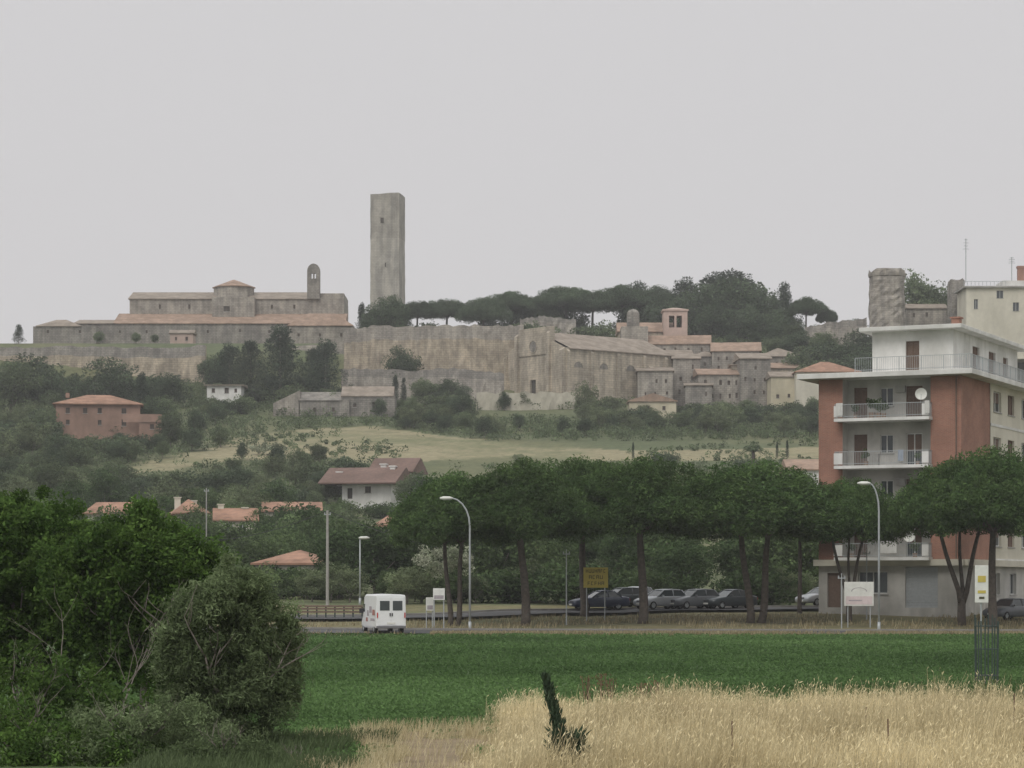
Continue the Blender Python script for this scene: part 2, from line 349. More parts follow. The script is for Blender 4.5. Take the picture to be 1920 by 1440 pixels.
for px,d,yt,v,w,r in [(850,172,872,1,1.0,0),(985,171,850,0,1.08,0),(1095,184,838,3,1.0,1),(1203,174,836,3,1.08,2.),(1415,175,852,1,1.42,.2),(1500,186,872,0,.62,1.),
    (1592,176,882,2,.80,0.1),(1803,172,842,2,.95,0.3),(1860,168,826,0,1.0,4),(1960,176,835,3,.9,2)]:
    pine(px,d,yt,v,w,r)

# ------------------------------------------------------------ ground mesh
def grid_axis(segs):
    o=[]
    for a,b,st in segs: o+=list(np.arange(a,b,st))
    o.append(segs[-1][1]); return np.array(o)
xs=grid_axis([(-4000,-400,300),(-400,-140,20),(-140,-20,2.5),(-20,-4,.5),(-4,1,.2),(1,20,.5),(20,140,2.5),(140,400,20),(400,4000,300)])
ys=grid_axis([(-400,20,30),(20,36,2),(36,58,.3),(58,70,.5),(70,200,2),(200,640,2.5),(640,800,10),(800,1300,50),(1300,9000,500)])
GX,GY=np.meshgrid(xs,ys); GZ=gz(GX,GY)
DRY=[(195,892),(300,862),(450,822),(580,804),(700,798),(830,816),(1000,842),(1300,840),(1560,836),(1560,858),(1250,862),(1000,864),(800,864),(690,864),(600,854),(430,862),(330,882)]
def inpoly(px,py,P):
    c=np.zeros(np.shape(px),bool); n=len(P); j=n-1
    for i in range(n):
        xi,yi=P[i]; xj,yj=P[j]
        cond=((yi>py)!=(yj>py))&(px<(xj-xi)*(py-yi)/((yj-yi)+1e-9)+xi); c=c^cond; j=i
    return c
def dirt(x,y):
    n2=snoise(x,y,.9,12); n3=snoise(x,y,3.,13)
    return np.minimum(1.25-np.abs(x+1.35+.25*(y-47)/6)*.95+1.0*n2+.6*n3,(52.6-y+2.6*n2+1.6*n3)*.5)
def groundcol(x,y):
    yy=np.maximum(y,1); px=x/yy*F+960; py=HY-(gz(x,y)-CZ)*F/yy
    n1=snoise(x,y,.12,11); n2=snoise(x,y,.9,12); n3=snoise(x,y,3.,13)
    col=np.zeros(x.shape+(3,)); 
    def put(mask,c): 
        m_=np.clip(mask,0,1)[...,None]; col[:]=col*(1-m_)+np.array(c)*m_
    put(np.ones(x.shape),(.10,.12,.065))
    put(np.clip(n1*.9+.3,0,1)*(y>200),(.155,.155,.09))
    put(np.clip(n2-.1,0,1)*(y>200)*.6,(.08,.10,.055))
    d=inpoly(px+16*n2,py+7*n1,DRY)&(y>350)&(y<560)
    put(d*1.,(.27,.24,.16)); put(d*np.clip(n1*1.3+n2*.8+.1,0,1)*.9,(.15,.16,.09)); put(d*np.clip(n3*.8,0,1)*.5,(.33,.295,.205))
    crop=(y<156.+.6*n2); put(crop*1.,(.066,.118,.042)); put(crop*np.clip(n1*.5+.1,0,.5),(.08,.135,.052))
    verge=(y>=156)&(y<200); put(verge*1.,(.19,.17,.10)); put(verge*np.clip(n1*.7+n2*.5+.2,0,1)*.8,(.12,.14,.07))
    put(((y>=155.3+.5*n2)&(y<157.5))*.8,(.29,.24,.16))
    put((x>-.6+.8*n2)*(y<60+.8*n2)*1.,(.38,.32,.21))
    dd=np.clip(dirt(x,y)*2+.2,0,1)*(y<60)
    put(dd*.95,(.28,.215,.155)); put(dd*np.clip(n3*.7+n2*.4,0,1)*.7,(.19,.165,.105))
    put(((x<-2.9+.6*n2)&(y<48))*.7,(.10,.13,.06))
    return col
GC=groundcol(GX,GY)
ny,nx=GX.shape; V=np.stack([GX,GY,GZ],-1).reshape(-1,3)
ii=(np.arange(ny-1)[:,None]*nx+np.arange(nx-1)[None,:]).ravel()
me=bpy.data.meshes.new('ground'); me.vertices.add(len(V)); me.vertices.foreach_set('co',V.ravel().astype(np.float32))
fc=np.stack([ii,ii+1,ii+1+nx,ii+nx],1); me.loops.add(fc.size); me.loops.foreach_set('vertex_index',fc.ravel().astype(np.int32))
me.polygons.add(len(fc)); me.polygons.foreach_set('loop_start',(np.arange(len(fc))*4).astype(np.int32)); me.polygons.foreach_set('use_smooth',np.ones(len(fc),bool))
me.update(calc_edges=True)
ca=me.color_attributes.new('Col','FLOAT_COLOR','POINT'); cc=np.ones((len(V),4),np.float32); cc[:,:3]=GC.reshape(-1,3); ca.data.foreach_set('color',cc.ravel())
m,nt,b=newmat('ground_earth'); N=nt.nodes; L=nt.links
at=N.new('ShaderNodeAttribute'); at.attribute_name='Col'; geo=N.new('ShaderNodeNewGeometry')
n=N.new('ShaderNodeTexNoise'); n.inputs['Scale'].default_value=.8; n.inputs['Detail'].default_value=9; n.inputs['Roughness'].default_value=.75; L.new(geo.outputs['Position'],n.inputs['Vector'])
r=N.new('ShaderNodeValToRGB'); r.color_ramp.elements[0].position=.3; r.color_ramp.elements[1].position=.7; r.color_ramp.elements[0].color=(.6,.62,.55,1); r.color_ramp.elements[1].color=(1.3,1.28,1.2,1)
L.new(n.outputs['Fac'],r.inputs['Fac']); mx=N.new('ShaderNodeMixRGB'); mx.blend_type='MULTIPLY'; mx.inputs[0].default_value=1
L.new(at.outputs['Color'],mx.inputs[1]); L.new(r.outputs['Color'],mx.inputs[2]); L.new(mx.outputs[0],b.inputs['Base Color']); b.inputs['Roughness'].default_value=1
bp=N.new('ShaderNodeBump'); bp.inputs['Strength'].default_value=.6; bp.inputs['Distance'].default_value=.2; L.new(n.outputs['Fac'],bp.inputs['Height']); L.new(bp.outputs['Normal'],b.inputs['Normal'])
me.materials.append(m); g=bpy.data.objects.new('ground',me); COL.objects.link(g); g['kind']='structure'

# ------------------------------------------------------------ roads
def bez(P,n=14):
    out=[]; P=[P[0]]+P+[P[-1]]
    for i in range(1,len(P)-2):
        for k in range(n):
            t=k/n; a,b_,c,d_=[np.array(q,float) for q in P[i-1:i+3]]
            out.append(.5*((2*b_)+(-a+c)*t+(2*a-5*b_+4*c-d_)*t*t+(-a+3*b_-3*c+d_)*t**3))
    out.append(np.array(P[-2],float)); return out
cl=bez([(-90,176),(-40,168),(-22,165),(-8,162.5),(4,161.5),(20,161),(50,161),(120,165)])
cl2=bez([(-80,186),(-40,181),(-20,179),(-6,181),(4,186.5),(14,190),(30,192),(70,196),(140,205)])
def strip(name,cl,off0,off1,zo,matn,thick=None):
    mb=MB(); L_=[];Rr=[]
    for i,p in enumerate(cl):
        t=cl[min(i+1,len(cl)-1)]-cl[max(i-1,0)]; t=t/np.linalg.norm(t); nn=np.array([-t[1],t[0]])
        for k,(o_,A) in enumerate(((off0,L_),(off1,Rr))):
            q=p+nn*o_; A.append((q[0],q[1],max(float(gz(q[0],q[1])),float(gz(*p)))+zo))
    for i in range(len(cl)-1):
        a,b_,c,d_=L_[i],L_[i+1],Rr[i+1],Rr[i]
        if thick: 
            lo=lambda p:(p[0],p[1],p[2]-thick); mb.hexa([lo(a),lo(b_),lo(c),lo(d_),a,b_,c,d_])
        else: mb.poly([a,b_,c,d_])
    o=mb.obj(name,matn); o['kind']='structure'; return o
strip('road',cl,-3.2,3.2,.03,'asphalt')
strip('kerb',cl,3.2,3.4,.13,'kerbstone',.6)
strip('road',cl2,-2.4,2.6,.12,'asphalt')
strip('kerb',cl2,2.6,2.8,.24,'kerbstone',.6)

# ------------------------------------------------------------ building kit
class T:
    def __init__(s,name,label,cat,pxc,ybase,d,rot=0,group=None):
        s.d=d; s.x=X(pxc,d); s.z=Z(ybase,d); s.pxc=pxc; s.e=thing(name,label,cat,(s.x,d,s.z),rot,group)
    def u(s,px,yo=0): return X(px,s.d+yo)-s.x
    def h(s,py,yo=0): return Z(py,s.d+yo)-s.z
def wall_plane(mb,s0,s1,z0,z1,ops,mp,rev=.25,mi=0):
    S=sorted({s0,s1,*[v for o in ops for v in (o[0],o[1])]}); Zs=sorted({z0,z1,*[v for o in ops for v in (o[2],o[3])]})
    for i in range(len(S)-1):
        for j in range(len(Zs)-1):
            cs=(S[i]+S[i+1])/2; cz=(Zs[j]+Zs[j+1])/2
            if any(o[0]<cs<o[1] and o[2]<cz<o[3] for o in ops): continue
            mb.poly([mp(S[i],0,Zs[j]),mp(S[i+1],0,Zs[j]),mp(S[i+1],0,Zs[j+1]),mp(S[i],0,Zs[j+1])],mi)
    for a,b_,c,d_ in [o[:4] for o in ops]:
        mb.poly([mp(a,0,c),mp(a,rev,c),mp(a,rev,d_),mp(a,0,d_)],mi); mb.poly([mp(b_,0,c),mp(b_,rev,c),mp(b_,rev,d_),mp(b_,0,d_)],mi)
        mb.poly([mp(a,0,c),mp(b_,0,c),mp(b_,rev,c),mp(a,rev,c)],mi); mb.poly([mp(a,0,d_),mp(b_,0,d_),mp(b_,rev,d_),mp(a,rev,d_)],mi)
def mpbox(mb,mp,s0,s1,d0,d1,z0,z1,mi=0):
    mb.hexa([mp(s0,d0,z0),mp(s1,d0,z0),mp(s1,d1,z0),mp(s0,d1,z0),mp(s0,d0,z1),mp(s1,d0,z1),mp(s1,d1,z1),mp(s0,d1,z1)],mi)
def far_window(par,mp,a,b_,c,d_,rev,pane='glass',name='window'):
    mb=MB(); mb.poly([mp(a,rev-.01,c),mp(b_,rev-.01,c),mp(b_,rev-.01,d_),mp(a,rev-.01,d_)],0)
    if name=='window':
        t=.07; m_=(a+b_)/2
        for q in ((a,a+t,c,d_),(b_-t,b_,c,d_),(m_-t/2,m_+t/2,c,d_)): mpbox(mb,mp,q[0],q[1],rev-.07,rev-.02,q[2]+.001,q[3]-.001,1)
        mpbox(mb,mp,a-.08,b_+.08,-.08,-.003,c-.1,c-.01,2)
    mb.obj(name,[pane,'frame' if pane=='glass' else 'shutter','concrete'],par)
def block(t,px0,px1,ytop,ybot,y0,y1,mt,wins=(),down=4.,cap=True,pane='dark',side=None):
    e=t.e; x0,x1=t.u(px0,y0),t.u(px1,y0); z1=t.h(ytop,y0); z0=t.h(ybot,y0)-down; s=F/(t.d+y0)
    mp=lambda a,dd,z:(a,y0+dd,z); ops=[]
    for w in wins:
        cx=t.u(w[0],y0); cz=t.h(w[1],y0); hw=w[2]/s/2; hh=w[3]/s/2; ops.append((cx-hw,cx+hw,cz-hh,cz+hh,w[4] if len(w)>4 else 'window'))
    mb=MB(); wall_plane(mb,x0,x1,z0,z1,ops,mp)
    mb.faces([(x0,y0,z0),(x1,y0,z0),(x1,y1,z0),(x0,y1,z0),(x0,y0,z1),(x1,y0,z1),(x1,y1,z1),(x0,y1,z1)],[(1,2,6,5),(2,3,7,6),(3,0,4,7)]+([(4,5,6,7)] if cap else []))
    mb.obj('wall',mt,e)
    for o in ops: far_window(e,mp,o[0],o[1],o[2],o[3],.25,pane,o[4])
    return x0,x1,z0,z1
def roof(t,px0,px1,yeave,y0,y1,rise,kind='gable',mt='tile',ov=.35,th=.18,name='roof'):
    x0,x1=t.u(px0,y0)-ov,t.u(px1,y0)+ov; z=t.h(yeave,y0)+.002; a,b_=y0-ov,y1+ov; ym=(a+b_)/2; mb=MB()
    base=[(x0,a,z),(x1,a,z),(x1,b_,z),(x0,b_,z)]; lo=[(p[0],p[1],p[2]-th) for p in base]
    if kind=='gable': top=[(x0,ym,z+rise),(x1,ym,z+rise)]; fs=[(0,1,5,4),(2,3,4,5),(1,2,5),(3,0,4)]
    elif kind=='gabley': xm=(x0+x1)/2; top=[(xm,a,z+rise),(xm,b_,z+rise)]; fs=[(0,1,4),(1,2,5,4),(2,3,5),(3,0,4,5)]
    elif kind=='hip':
        k=min((b_-a)/2,(x1-x0)/2*.98); top=[(x0+k,ym,z+rise),(x1-k,ym,z+rise)]; fs=[(0,1,5,4),(1,2,5),(2,3,4,5),(3,0,4)]
    elif kind=='pent': top=[(x0,b_,z+rise),(x1,b_,z+rise)]; fs=[(0,1,5,4),(1,2,5),(2,3,4,5),(3,0,4)]
    elif kind=='flat': mb.box(x0,x1,a,b_,z,z+rise); top=None
    if top:
        mb.faces(base+top,fs); mb.faces(base+lo,[(0,1,5,4),(1,2,6,5),(2,3,7,6),(3,0,4,7),(4,5,6,7)])
    return mb.obj(name,mt,t.e)
def cyl_pts(cx,cy,z,r,n=16): return [(cx+r*math.cos(2*math.pi*k/n),cy+r*math.sin(2*math.pi*k/n),z) for k in range(n)]
def disc_part(par,mp,s,z,r,name,mt,ringm,half=False,n=18,ring=.18):
    mb=MB(); A=[(math.pi if half else 2*math.pi)*k/n for k in range(n+1)]
    mb.poly([mp(s+r*math.cos(a),-.02,z+r*math.sin(a)) for a in (A if half else A[:-1])],0)
    for k in range(n):
        q=[(s+rr*math.cos(a),z+rr*math.sin(a)) for a in (A[k],A[k+1]) for rr in (r,r+ring)]
        mb.hexa([mp(q[0][0],-.12,q[0][1]),mp(q[1][0],-.12,q[1][1]),mp(q[3][0],-.12,q[3][1]),mp(q[2][0],-.12,q[2][1]),mp(q[0][0],.05,q[0][1]),mp(q[1][0],.05,q[1][1]),mp(q[3][0],.05,q[3][1]),mp(q[2][0],.05,q[2][1])],1)
    return mb.obj(name,[mt,ringm],par)

# ---- medieval tower
def ragged_tower(name,label,cat,px,d,wpx,ytop,ybase,sides,mats,rot,rag=.5,taper=.03,split=None,ext=6,jt=.07):
    t=T(name,label,cat,px,ybase,d,rot); w=wpx/F*d; H=t.h(ytop); n=24; mb=MB(); rings=[]
    lv=list(np.linspace(-ext,H,26))
    for j,z in enumerate(lv):
        k=1+taper*(1-(z+ext)/(H+ext)); ring=[]
        for i in range(n):
            if sides==4:
                a=i/n*4; sd=int(a); f=a-sd; c=[(-1,-1),(1,-1),(1,1),(-1,1)]; p=c[sd]; q=c[(sd+1)%4]; x=(p[0]+(q[0]-p[0])*f)*w/2; y=(p[1]+(q[1]-p[1])*f)*w/2
            else: x=w/2*math.cos(2*math.pi*i/n); y=w/2*math.sin(2*math.pi*i/n)
            zz=z+(R.uniform(-rag,.1) if j==len(lv)-1 else 0)
            ring.append((x*k+R.uniform(-jt,jt),y*k+R.uniform(-jt,jt),zz))
        rings.append(ring)
    ks=int(len(lv)*(split or 1))
    mb.loft(rings[:ks+1] if split else rings,0,True)
    if split: mb.loft([[(p[0]*1.012,p[1]*1.012,p[2]) for p in r_] for r_ in rings[ks-1:]],1,True)
    mb.obj('wall',mats,t.e); return t,w,H
t,w,H=ragged_tower('stone_tower','tall square medieval stone tower with flat weathered top','tower',727,620,54,366,620,4,['stone_tower','stone_tower_top'],math.radians(-9),.22,.05,.76,6,.05)
for (xx,yy,ww,hh) in [(-.6,417,.8,1.3),(.2,500,.35,1.)]:
    mb=MB(); z=t.h(yy); y=-w/2*1.035-.06; mb.box(xx-ww/2,xx+ww/2,y,y+.2,z-hh/2,z+hh/2,0)
    mb.box(xx-ww/2-.15,xx-ww/2-.002,y-.05,y+.2,z-hh/2,z+hh/2,1); mb.box(xx+ww/2+.002,xx+ww/2+.15,y-.05,y+.2,z-hh/2,z+hh/2,1); mb.box(xx-ww/2-.15,xx+ww/2+.15,y-.05,y+.2,z+hh/2+.002,z+hh/2+.2,1)
    mb.obj('window',['dark','stone_tower'],t.e)

# ---- castle church
t=T('castle_church','long Romanesque stone church with tiled roofs, dome and bell gable','church',430,655,640)
block(t,243,645,560,655,9,26,'stone',[(300,575,4,8),(355,575,4,8),(470,575,4,9),(510,575,4,8),(552,575,4,8)],down=3)
roof(t,243,585,560,9,26,2.6,'gable','tile_old')
block(t,590,645,550,562,9.4,25.6,'stone',down=1.2)
block(t,398,477,557,575,6,22,'stone',[(425,579,12,10)],down=3); 
block(t,140,645,606,655,0,9,'stone_dark',[(180,625,3,5),(225,622,3,5),(275,622,4,6),(390,622,4,6),(450,620,4,6),(505,622,4,6)],down=5)
roof(t,215,645,606,0,9,3.4,'pent','tile')
roof(t,140,214,606,0,9,1.8,'pent','tile_old')
x0=t.u(437,12); mb=MB(); r8=38/F*652; z0=t.h(558,12)
mb.loft([cyl_pts(x0,14,z0-2,r8,8),cyl_pts(x0,14,t.h(539,12),r8,8)]); mb.obj('drum','stone',t.e)
mb=MB(); mb.loft([cyl_pts(x0,14,t.h(539,12)+.003,r8*1.07,8),cyl_pts(x0,14,t.h(539,12)+.25,r8*1.07,8),cyl_pts(x0,14,t.h(523,12),.3,8)]); mb.obj('dome_roof','tile',t.e)
bx0,bx1=t.u(577,10),t.u(601,10); zb,zt=t.h(562,10),t.h(510,10); mb=MB(); cx=(bx0+bx1)/2; hw=(bx1-bx0)/2
mp=lambda a,dd,z:(a,8.+dd,z)
o_=[(cx-.62,cx-.15,t.h(524,10),t.h(514,10)),(cx+.15,cx+.62,t.h(524,10),t.h(514,10))]
wall_plane(mb,bx0,bx1,zb,zt,o_,mp,1.6); wall_plane(mb,bx0,bx1,zb,zt,o_,lambda a,dd,z:(a,9.6-dd,z),.01)
mb.faces([(bx0,8,zb),(bx0,9.6,zb),(bx0,9.6,zt),(bx0,8,zt)],[(0,1,2,3)]); mb.faces([(bx1,8,zb),(bx1,9.6,zb),(bx1,9.6,zt),(bx1,8,zt)],[(0,1,2,3)])
n=10; rr=[]
for k in range(n+1):
    a=math.pi*k/n; rr.append((cx+hw*math.cos(a),zt+1.9*math.sin(a)))
mb.loft([[(p[0],8,p[1]) for p in rr],[(p[0],9.6,p[1]) for p in rr]]); mb.obj('bell_gable','stone_dark',t.e)
t=T('stone_house','long stone outbuilding with weathered terracotta hipped roof','house',600,655,634)
block(t,541,662,612,655,0,9,'stone',[(560,628,4,6),(600,628,4,6),(640,628,4,7)],down=6); roof(t,541,660,610,0,9,3.4,'hip','tile')
t=T('stone_house','low stone house with old tile roof beside the church','house',110,640,630)
block(t,62,180,612,640,0,8,'stone_dark',[(90,622,4,6),(150,622,4,6)],down=6); roof(t,70,150,611,0,8,1.9,'hip','tile_old')
t=T('small_house','small pinkish house with low tile roof on the wall terrace','house',340,650,610)
block(t,319,362,625,650,0,5,'pinkpale',[(330,635,4,6),(350,635,5,7)],down=5); roof(t,319,362,624,0,5,.9,'gable','tile_old')

# ---- town walls
def town_wall(pts,label,mats,seed,thick=2.2,name='town_wall',ext=3):
    r=random.Random(seed); P=[]
    for i in range(len(pts)-1):
        for k in range(10):
            f=k/10; P.append([pts[i][j]*(1-f)+pts[i+1][j]*f for j in range(4)])
    P.append(list(pts[-1])); mb=MB(); W=[]; q=min(1,P[0][3]/500)
    for p in P:
        x=X(p[0],p[3]); y=p[3]; zt=Z(p[1],p[3])+r.uniform(-.3,.3)*q; zb=Z(p[2],p[3])-ext
        hh=zt-zb; W.append([(x,y-(.9+r.uniform(-.25,.25))*q,zb),(x,y-(.55+r.uniform(-.3,.3))*q,zb+hh*.4),(x,y-(.2+r.uniform(-.15,.15))*q,zb+hh*.78),(x,y,zt),(x,y+thick,zt),(x,y+thick,zb)])
    for i in range(len(W)-1):
        for k in range(5): mb.poly([W[i][k],W[i+1][k],W[i+1][k+1],W[i][k+1]],0 if k<2 else 1)
    mb.poly(W[0]); mb.poly(W[-1]); b0=Vector(W[0][0])
    mb.v=[(v[0]-b0.x,v[1]-b0.y,v[2]-b0.z) for v in mb.v]
    o=mb.obj(name,mats,None,loc=b0); return tag(o,label,'wall')
town_wall([(645,616,712,576),(700,612,706,573),(800,611,700,571),(900,609,700,571),(982,610,715,573)],'high ochre stone town wall with weathered grey top',['stone_ochre','stone'],1)
town_wall([(-30,652,700,580),(120,650,705,578),(250,652,715,576),(385,648,715,574)],'grey stone town wall below the castle church',['stone_ochre','stone_dark'],2)
town_wall([(380,662,700,590),(520,655,690,592),(650,640,690,584)],'grey stone retaining wall behind dark conifers',['stone_dark','stone'],3)
town_wall([(640,690,735,566),(760,695,738,562),(860,690,738,560),(945,700,740,560)],'lower rough stone retaining wall beside the church',['stone','stone_dark'],4,1.5)
town_wall([(893,737,790,548),(985,735,795,546),(1080,737,785,548)],'pale plastered garden wall below the church',['pale_wall','pale_wall'],5,.6)
town_wall([(975,598,615,640),(1020,592,615,638),(1080,600,615,640)],'crumbling ruined wall fragment above the church',['stone','stone_dark'],6,1.5)
town_wall([(1510,612,640,612),(1560,604,640,608),(1625,596,640,604)],'low stone rampart sloping up beside the round tower',['stone','stone_dark'],8,1.5)
e=thing('guard_rail','low weathered roadside guard rail on short posts','guard rail',(X(630,180),180,0.)); mb2=MB()
for k in range(9):
    px=560+k*17; x=X(px,180)-X(630,180); z=float(gz(X(px,180),180)); mb=MB(); mb.box(x-.05,x+.05,-.05,.05,z-.3,z+.95); mb.obj('post','metal_green',e)
zr=float(gz(X(630,180),180)); xa,xb=X(556,180)-X(630,180),X(700,180)-X(630,180)
for zz in (.5,.72,.9): mb2=MB(); mb2.box(xa,xb,-.1,-.052,zr+zz,zr+zz+.12); mb2.obj('rail','shutter',e)

# ---- large church
th=math.radians(38); dC=556; bz=Z(740,dC)
e=thing('stone_church','large pale stone church with rose window, pilasters and tiled roof','church',(X(1060,dC),dC,bz),th)
L_,W_=31,21; eave,ridge=10.3,14.6
mb=MB(); mpS=lambda a,dd,z:(a,dd,z); wall_plane(mb,0,L_,-4,eave,[],mpS)
mpF=lambda s,dd,z:(dd,s,z)
door=(10.3,12.3,0,3.9); wall_plane(mb,0,W_,-4,eave-.0,[door],mpF,.6)
mb.poly([(0,0,eave),(0,4.8,eave+2.),(0,16.2,eave+2.),(0,W_,eave)]);
mb.poly([(L_,0,-4),(L_,W_,-4),(L_,W_,eave),(L_,W_/2,ridge),(L_,0,eave)]); mb.poly([(0,W_,-4),(L_,W_,-4),(L_,W_,eave),(0,W_,eave)])
mb.box(-.25,1.0,4.9,16.1,eave-1.,ridge+.7); mb.obj('wall','stone_warm',e)
mb=MB(); mb.faces([(-.2+1.25,-.4,eave-.1),(L_+.4,-.4,eave-.1),(L_+.4,W_/2,ridge),(1.05,W_/2,ridge),(1.05,W_+.4,eave-.1),(L_+.4,W_+.4,eave-.1)],[(0,1,2,3),(3,2,5,4)])
mb.faces([(1.05,-.4,eave-.3),(L_+.4,-.4,eave-.3),(L_+.4,-.4,eave-.101),(1.05,-.4,eave-.101)],[(0,1,2,3)]); mb.obj('roof','tile_old',e)
mb=MB(); mb.box(.5,.6,door[0],door[1],0,3.9); mb.obj('door','dark',e)
for s,wd,hh,dp in [(0.1,1.1,eave,.6),(4.9,.9,ridge-.2,.5),(16.1,.9,ridge-.3,.5),(20.3,1.2,eave-.4,.7)]:
    mb=MB(); mb.box(-.26-dp,-.003,s-.01,s+wd,-4,hh-.6); mb.hexa([(-.26-dp,s-.01,hh-.6),(-.003,s-.01,hh-.6),(-.003,s+wd,hh-.6),(-.26-dp,s+wd,hh-.6),(-.1,s-.01,hh),(-.003,s-.01,hh),(-.003,s+wd,hh),(-.1,s+wd,hh)]); mb.obj('pilaster','stone_warm',e)
for s in (.3,7,14.6,22.2,28.5):
    mb=MB(); mb.box(s,s+.8,-.45,-.003,-4,eave-.9); mb.hexa([(s,-.45,eave-.9),(s+.8,-.45,eave-.9),(s+.8,-.003,eave-.9),(s,-.003,eave-.9),(s,-.05,eave-.4),(s+.8,-.05,eave-.4),(s+.8,-.003,eave-.4),(s,-.003,eave-.4)]); mb.obj('pilaster','stone_warm',e)
for s in (3.6,10.9,18.6): disc_part(e,mpS,s,6.1,1.25,'window','stone_dark','stone_warm',True)
disc_part(e,lambda s,dd,z:(dd-.26,s,z),10.9,11.2,1.25,'rose_window','stone_dark','stone_warm')
mb=MB(); mb.hexa([(24,-3.2,-4),(25.2,-3.2,-4),(25.2,-.003,-4),(24,-.003,-4),(24,-.9,6.5),(25.2,-.9,6.5),(25.2,-.003,7.5),(24,-.003,7.5)]); mb.obj('buttress','stone_warm',e)

# ---- old town houses right of church
def rows(px0,px1,nx_,ys_,w=4.5,h=8): return [(px0+(px1-px0)*(i+.5)/nx_+R.uniform(-2,2),y+R.uniform(-1,1),w*R.uniform(.75,1.15),h*R.uniform(.8,1.1)) for y in ys_ for i in range(nx_) if R.random()<.75]
def house(px0,px1,yeave,ybase,d,depth,rise,kind,wm,rm,wins,label,name='stone_house',cat='house',grp=None,ov=.35,pane='dark',rot=0,chim=None):
    t=T(name,label,cat,(px0+px1)/2,ybase,d,rot,grp); block(t,px0,px1,yeave,ybase,0,depth,wm,wins,pane=pane); roof(t,px0,px1,yeave-.5,0,depth,rise,kind,rm,ov)
    if chim:
        for c,y in chim:
            yo=depth*.5; x=t.u(c,yo); mb=MB(); z1=t.h(y,yo); mb.box(x-.35,x+.35,yo-.35,yo+.35,z1-2.2,z1); mb.box(x-.45,x+.45,yo-.45,yo+.45,z1+.003,z1+.12); mb.obj('chimney',wm,t.e)
    return t
house(1160,1262,622,660,600,10,2.6,'gable','stone_warm','tile',[],'stone house with terracotta roof behind the church')
house(1205,1330,645,700,592,10,2.4,'gable','stone','tile',rows(1210,1325,5,[656]),'old town house with broad terracotta roof',rot=-.1)
house(1225,1300,668,730,583,9,1.8,'gable','stone_warm','tile_old',rows(1228,1298,4,[682,700]),'pale stone town house with low gable roof',rot=.08,chim=[(1240,660)])
house(1262,1312,672,770,573,9,1.4,'gable','stone','tile_old',rows(1265,1310,2,[688,710,735]),'tall narrow stone town house')
house(1196,1262,695,770,564,8,1.4,'pent','stone','tile_old',rows(1200,1260,3,[714,738],4,7),'rough stone house leaning on the church')
house(1310,1392,702,775,566,10,1.6,'gable','stone','tile',rows(1313,1390,5,[718,742],5,9),'stone town house with small terracotta roof',rot=.06)
house(1285,1335,722,775,560,7,1.,'pent','stone_dark','tile_old',rows(1288,1332,3,[738]),'low rough stone lean-to against taller houses',rot=-.06)
house(1298,1350,668,720,584,9,1.5,'hip','stone_dark','tile_old',rows(1300,1348,3,[682]),'grey stone house wedged between taller houses')
house(1335,1425,658,740,582,11,2.4,'gable','stone','tile',rows(1338,1420,5,[672,688]),'stone town house with broad terracotta roof',chim=[(1350,643)],rot=-.08)
house(1372,1402,684,760,570,8,.8,'pent','stone_warm','tile_old',rows(1374,1400,2,[698,722]),'narrow pale stone house with lean-to roof')
house(1388,1445,672,778,565,11,1.6,'gable','stone_dark','tile_old',rows(1390,1443,3,[690,712,736]),'tall dark stone house above the olive trees',rot=.05)
house(1425,1503,668,740,590,12,2.4,'hip','stone','tile_old',rows(1430,1500,4,[682]),'grey stone house with low hipped roof',chim=[(1480,660)])
house(1440,1500,690,760,575,9,1.5,'gable','stone_warm','tile',rows(1443,1498,3,[702]),'pale stone house with shallow terracotta roof')
house(1446,1532,706,772,556,10,1.4,'gable','yellow_pl','tile_old',rows(1448,1530,4,[720,742],5,8),'pale yellow plastered house with tile roof',name='yellow_house')
house(1493,1612,697,770,552,12,2.6,'hip','cream_pl','tile_orange',[],'low house with terracotta hipped roof beyond the apartments')
house(1180,1268,752,785,540,8,1.6,'gabley','yellow_pl','tile',[(1215,765,6,7),(1245,765,6,7)],'small cream house with gabled terracotta roof')
house(1480,1560,880,930,330,9,1.5,'gable','white_pl','tile',[],'white house with terracotta roof behind the pines',name='house')
t=T('bell_tower','slender pinkish brick bell tower with arched openings','bell tower',1266,660,598)
x0,x1=t.u(1244),t.u(1289); zt=t.h(583); mp=lambda a,dd,z:(a,dd,z); mb=MB(); c=(x0+x1)/2
D=x1-x0; zo0,zo1=t.h(614),t.h(592)
def two(c): return [(c-1.5,c-.25,zo0,zo1),(c+.25,c+1.5,zo0,zo1)]
wall_plane(mb,x0,x1,-4,zt,two(c),mp,.6)
wall_plane(mb,0,D,-4,zt,two(D/2),lambda a,dd,z:(x1-dd,a,z),.6)
wall_plane(mb,0,D,-4,zt,two(D/2),lambda a,dd,z:(x0+dd,a,z),.6)
wall_plane(mb,x0,x1,-4,zt,two(c),lambda a,dd,z:(a,D-dd,z),.6)
mb.obj('wall','pinkpale',t.e)
mb=MB(); mb.box(x0-.25,x1+.25,-.25,D+.25,zt+.002,zt+.4); mb.hexa([(x0,0,zt+.402),(x1,0,zt+.402),(x1,D,zt+.402),(x0,D,zt+.402),(c-.4,D/2-.4,zt+1.),(c+.4,D/2-.4,zt+1.),(c+.4,D/2+.4,zt+1.),(c-.4,D/2+.4,zt+1.)]); mb.obj('roof','pinkpale',t.e)
t=T('church_cupola','small stone church with lantern cupola','church',1187,640,596); r_=12/F*596
block(t,1165,1215,612,640,-3,5,'stone'); 
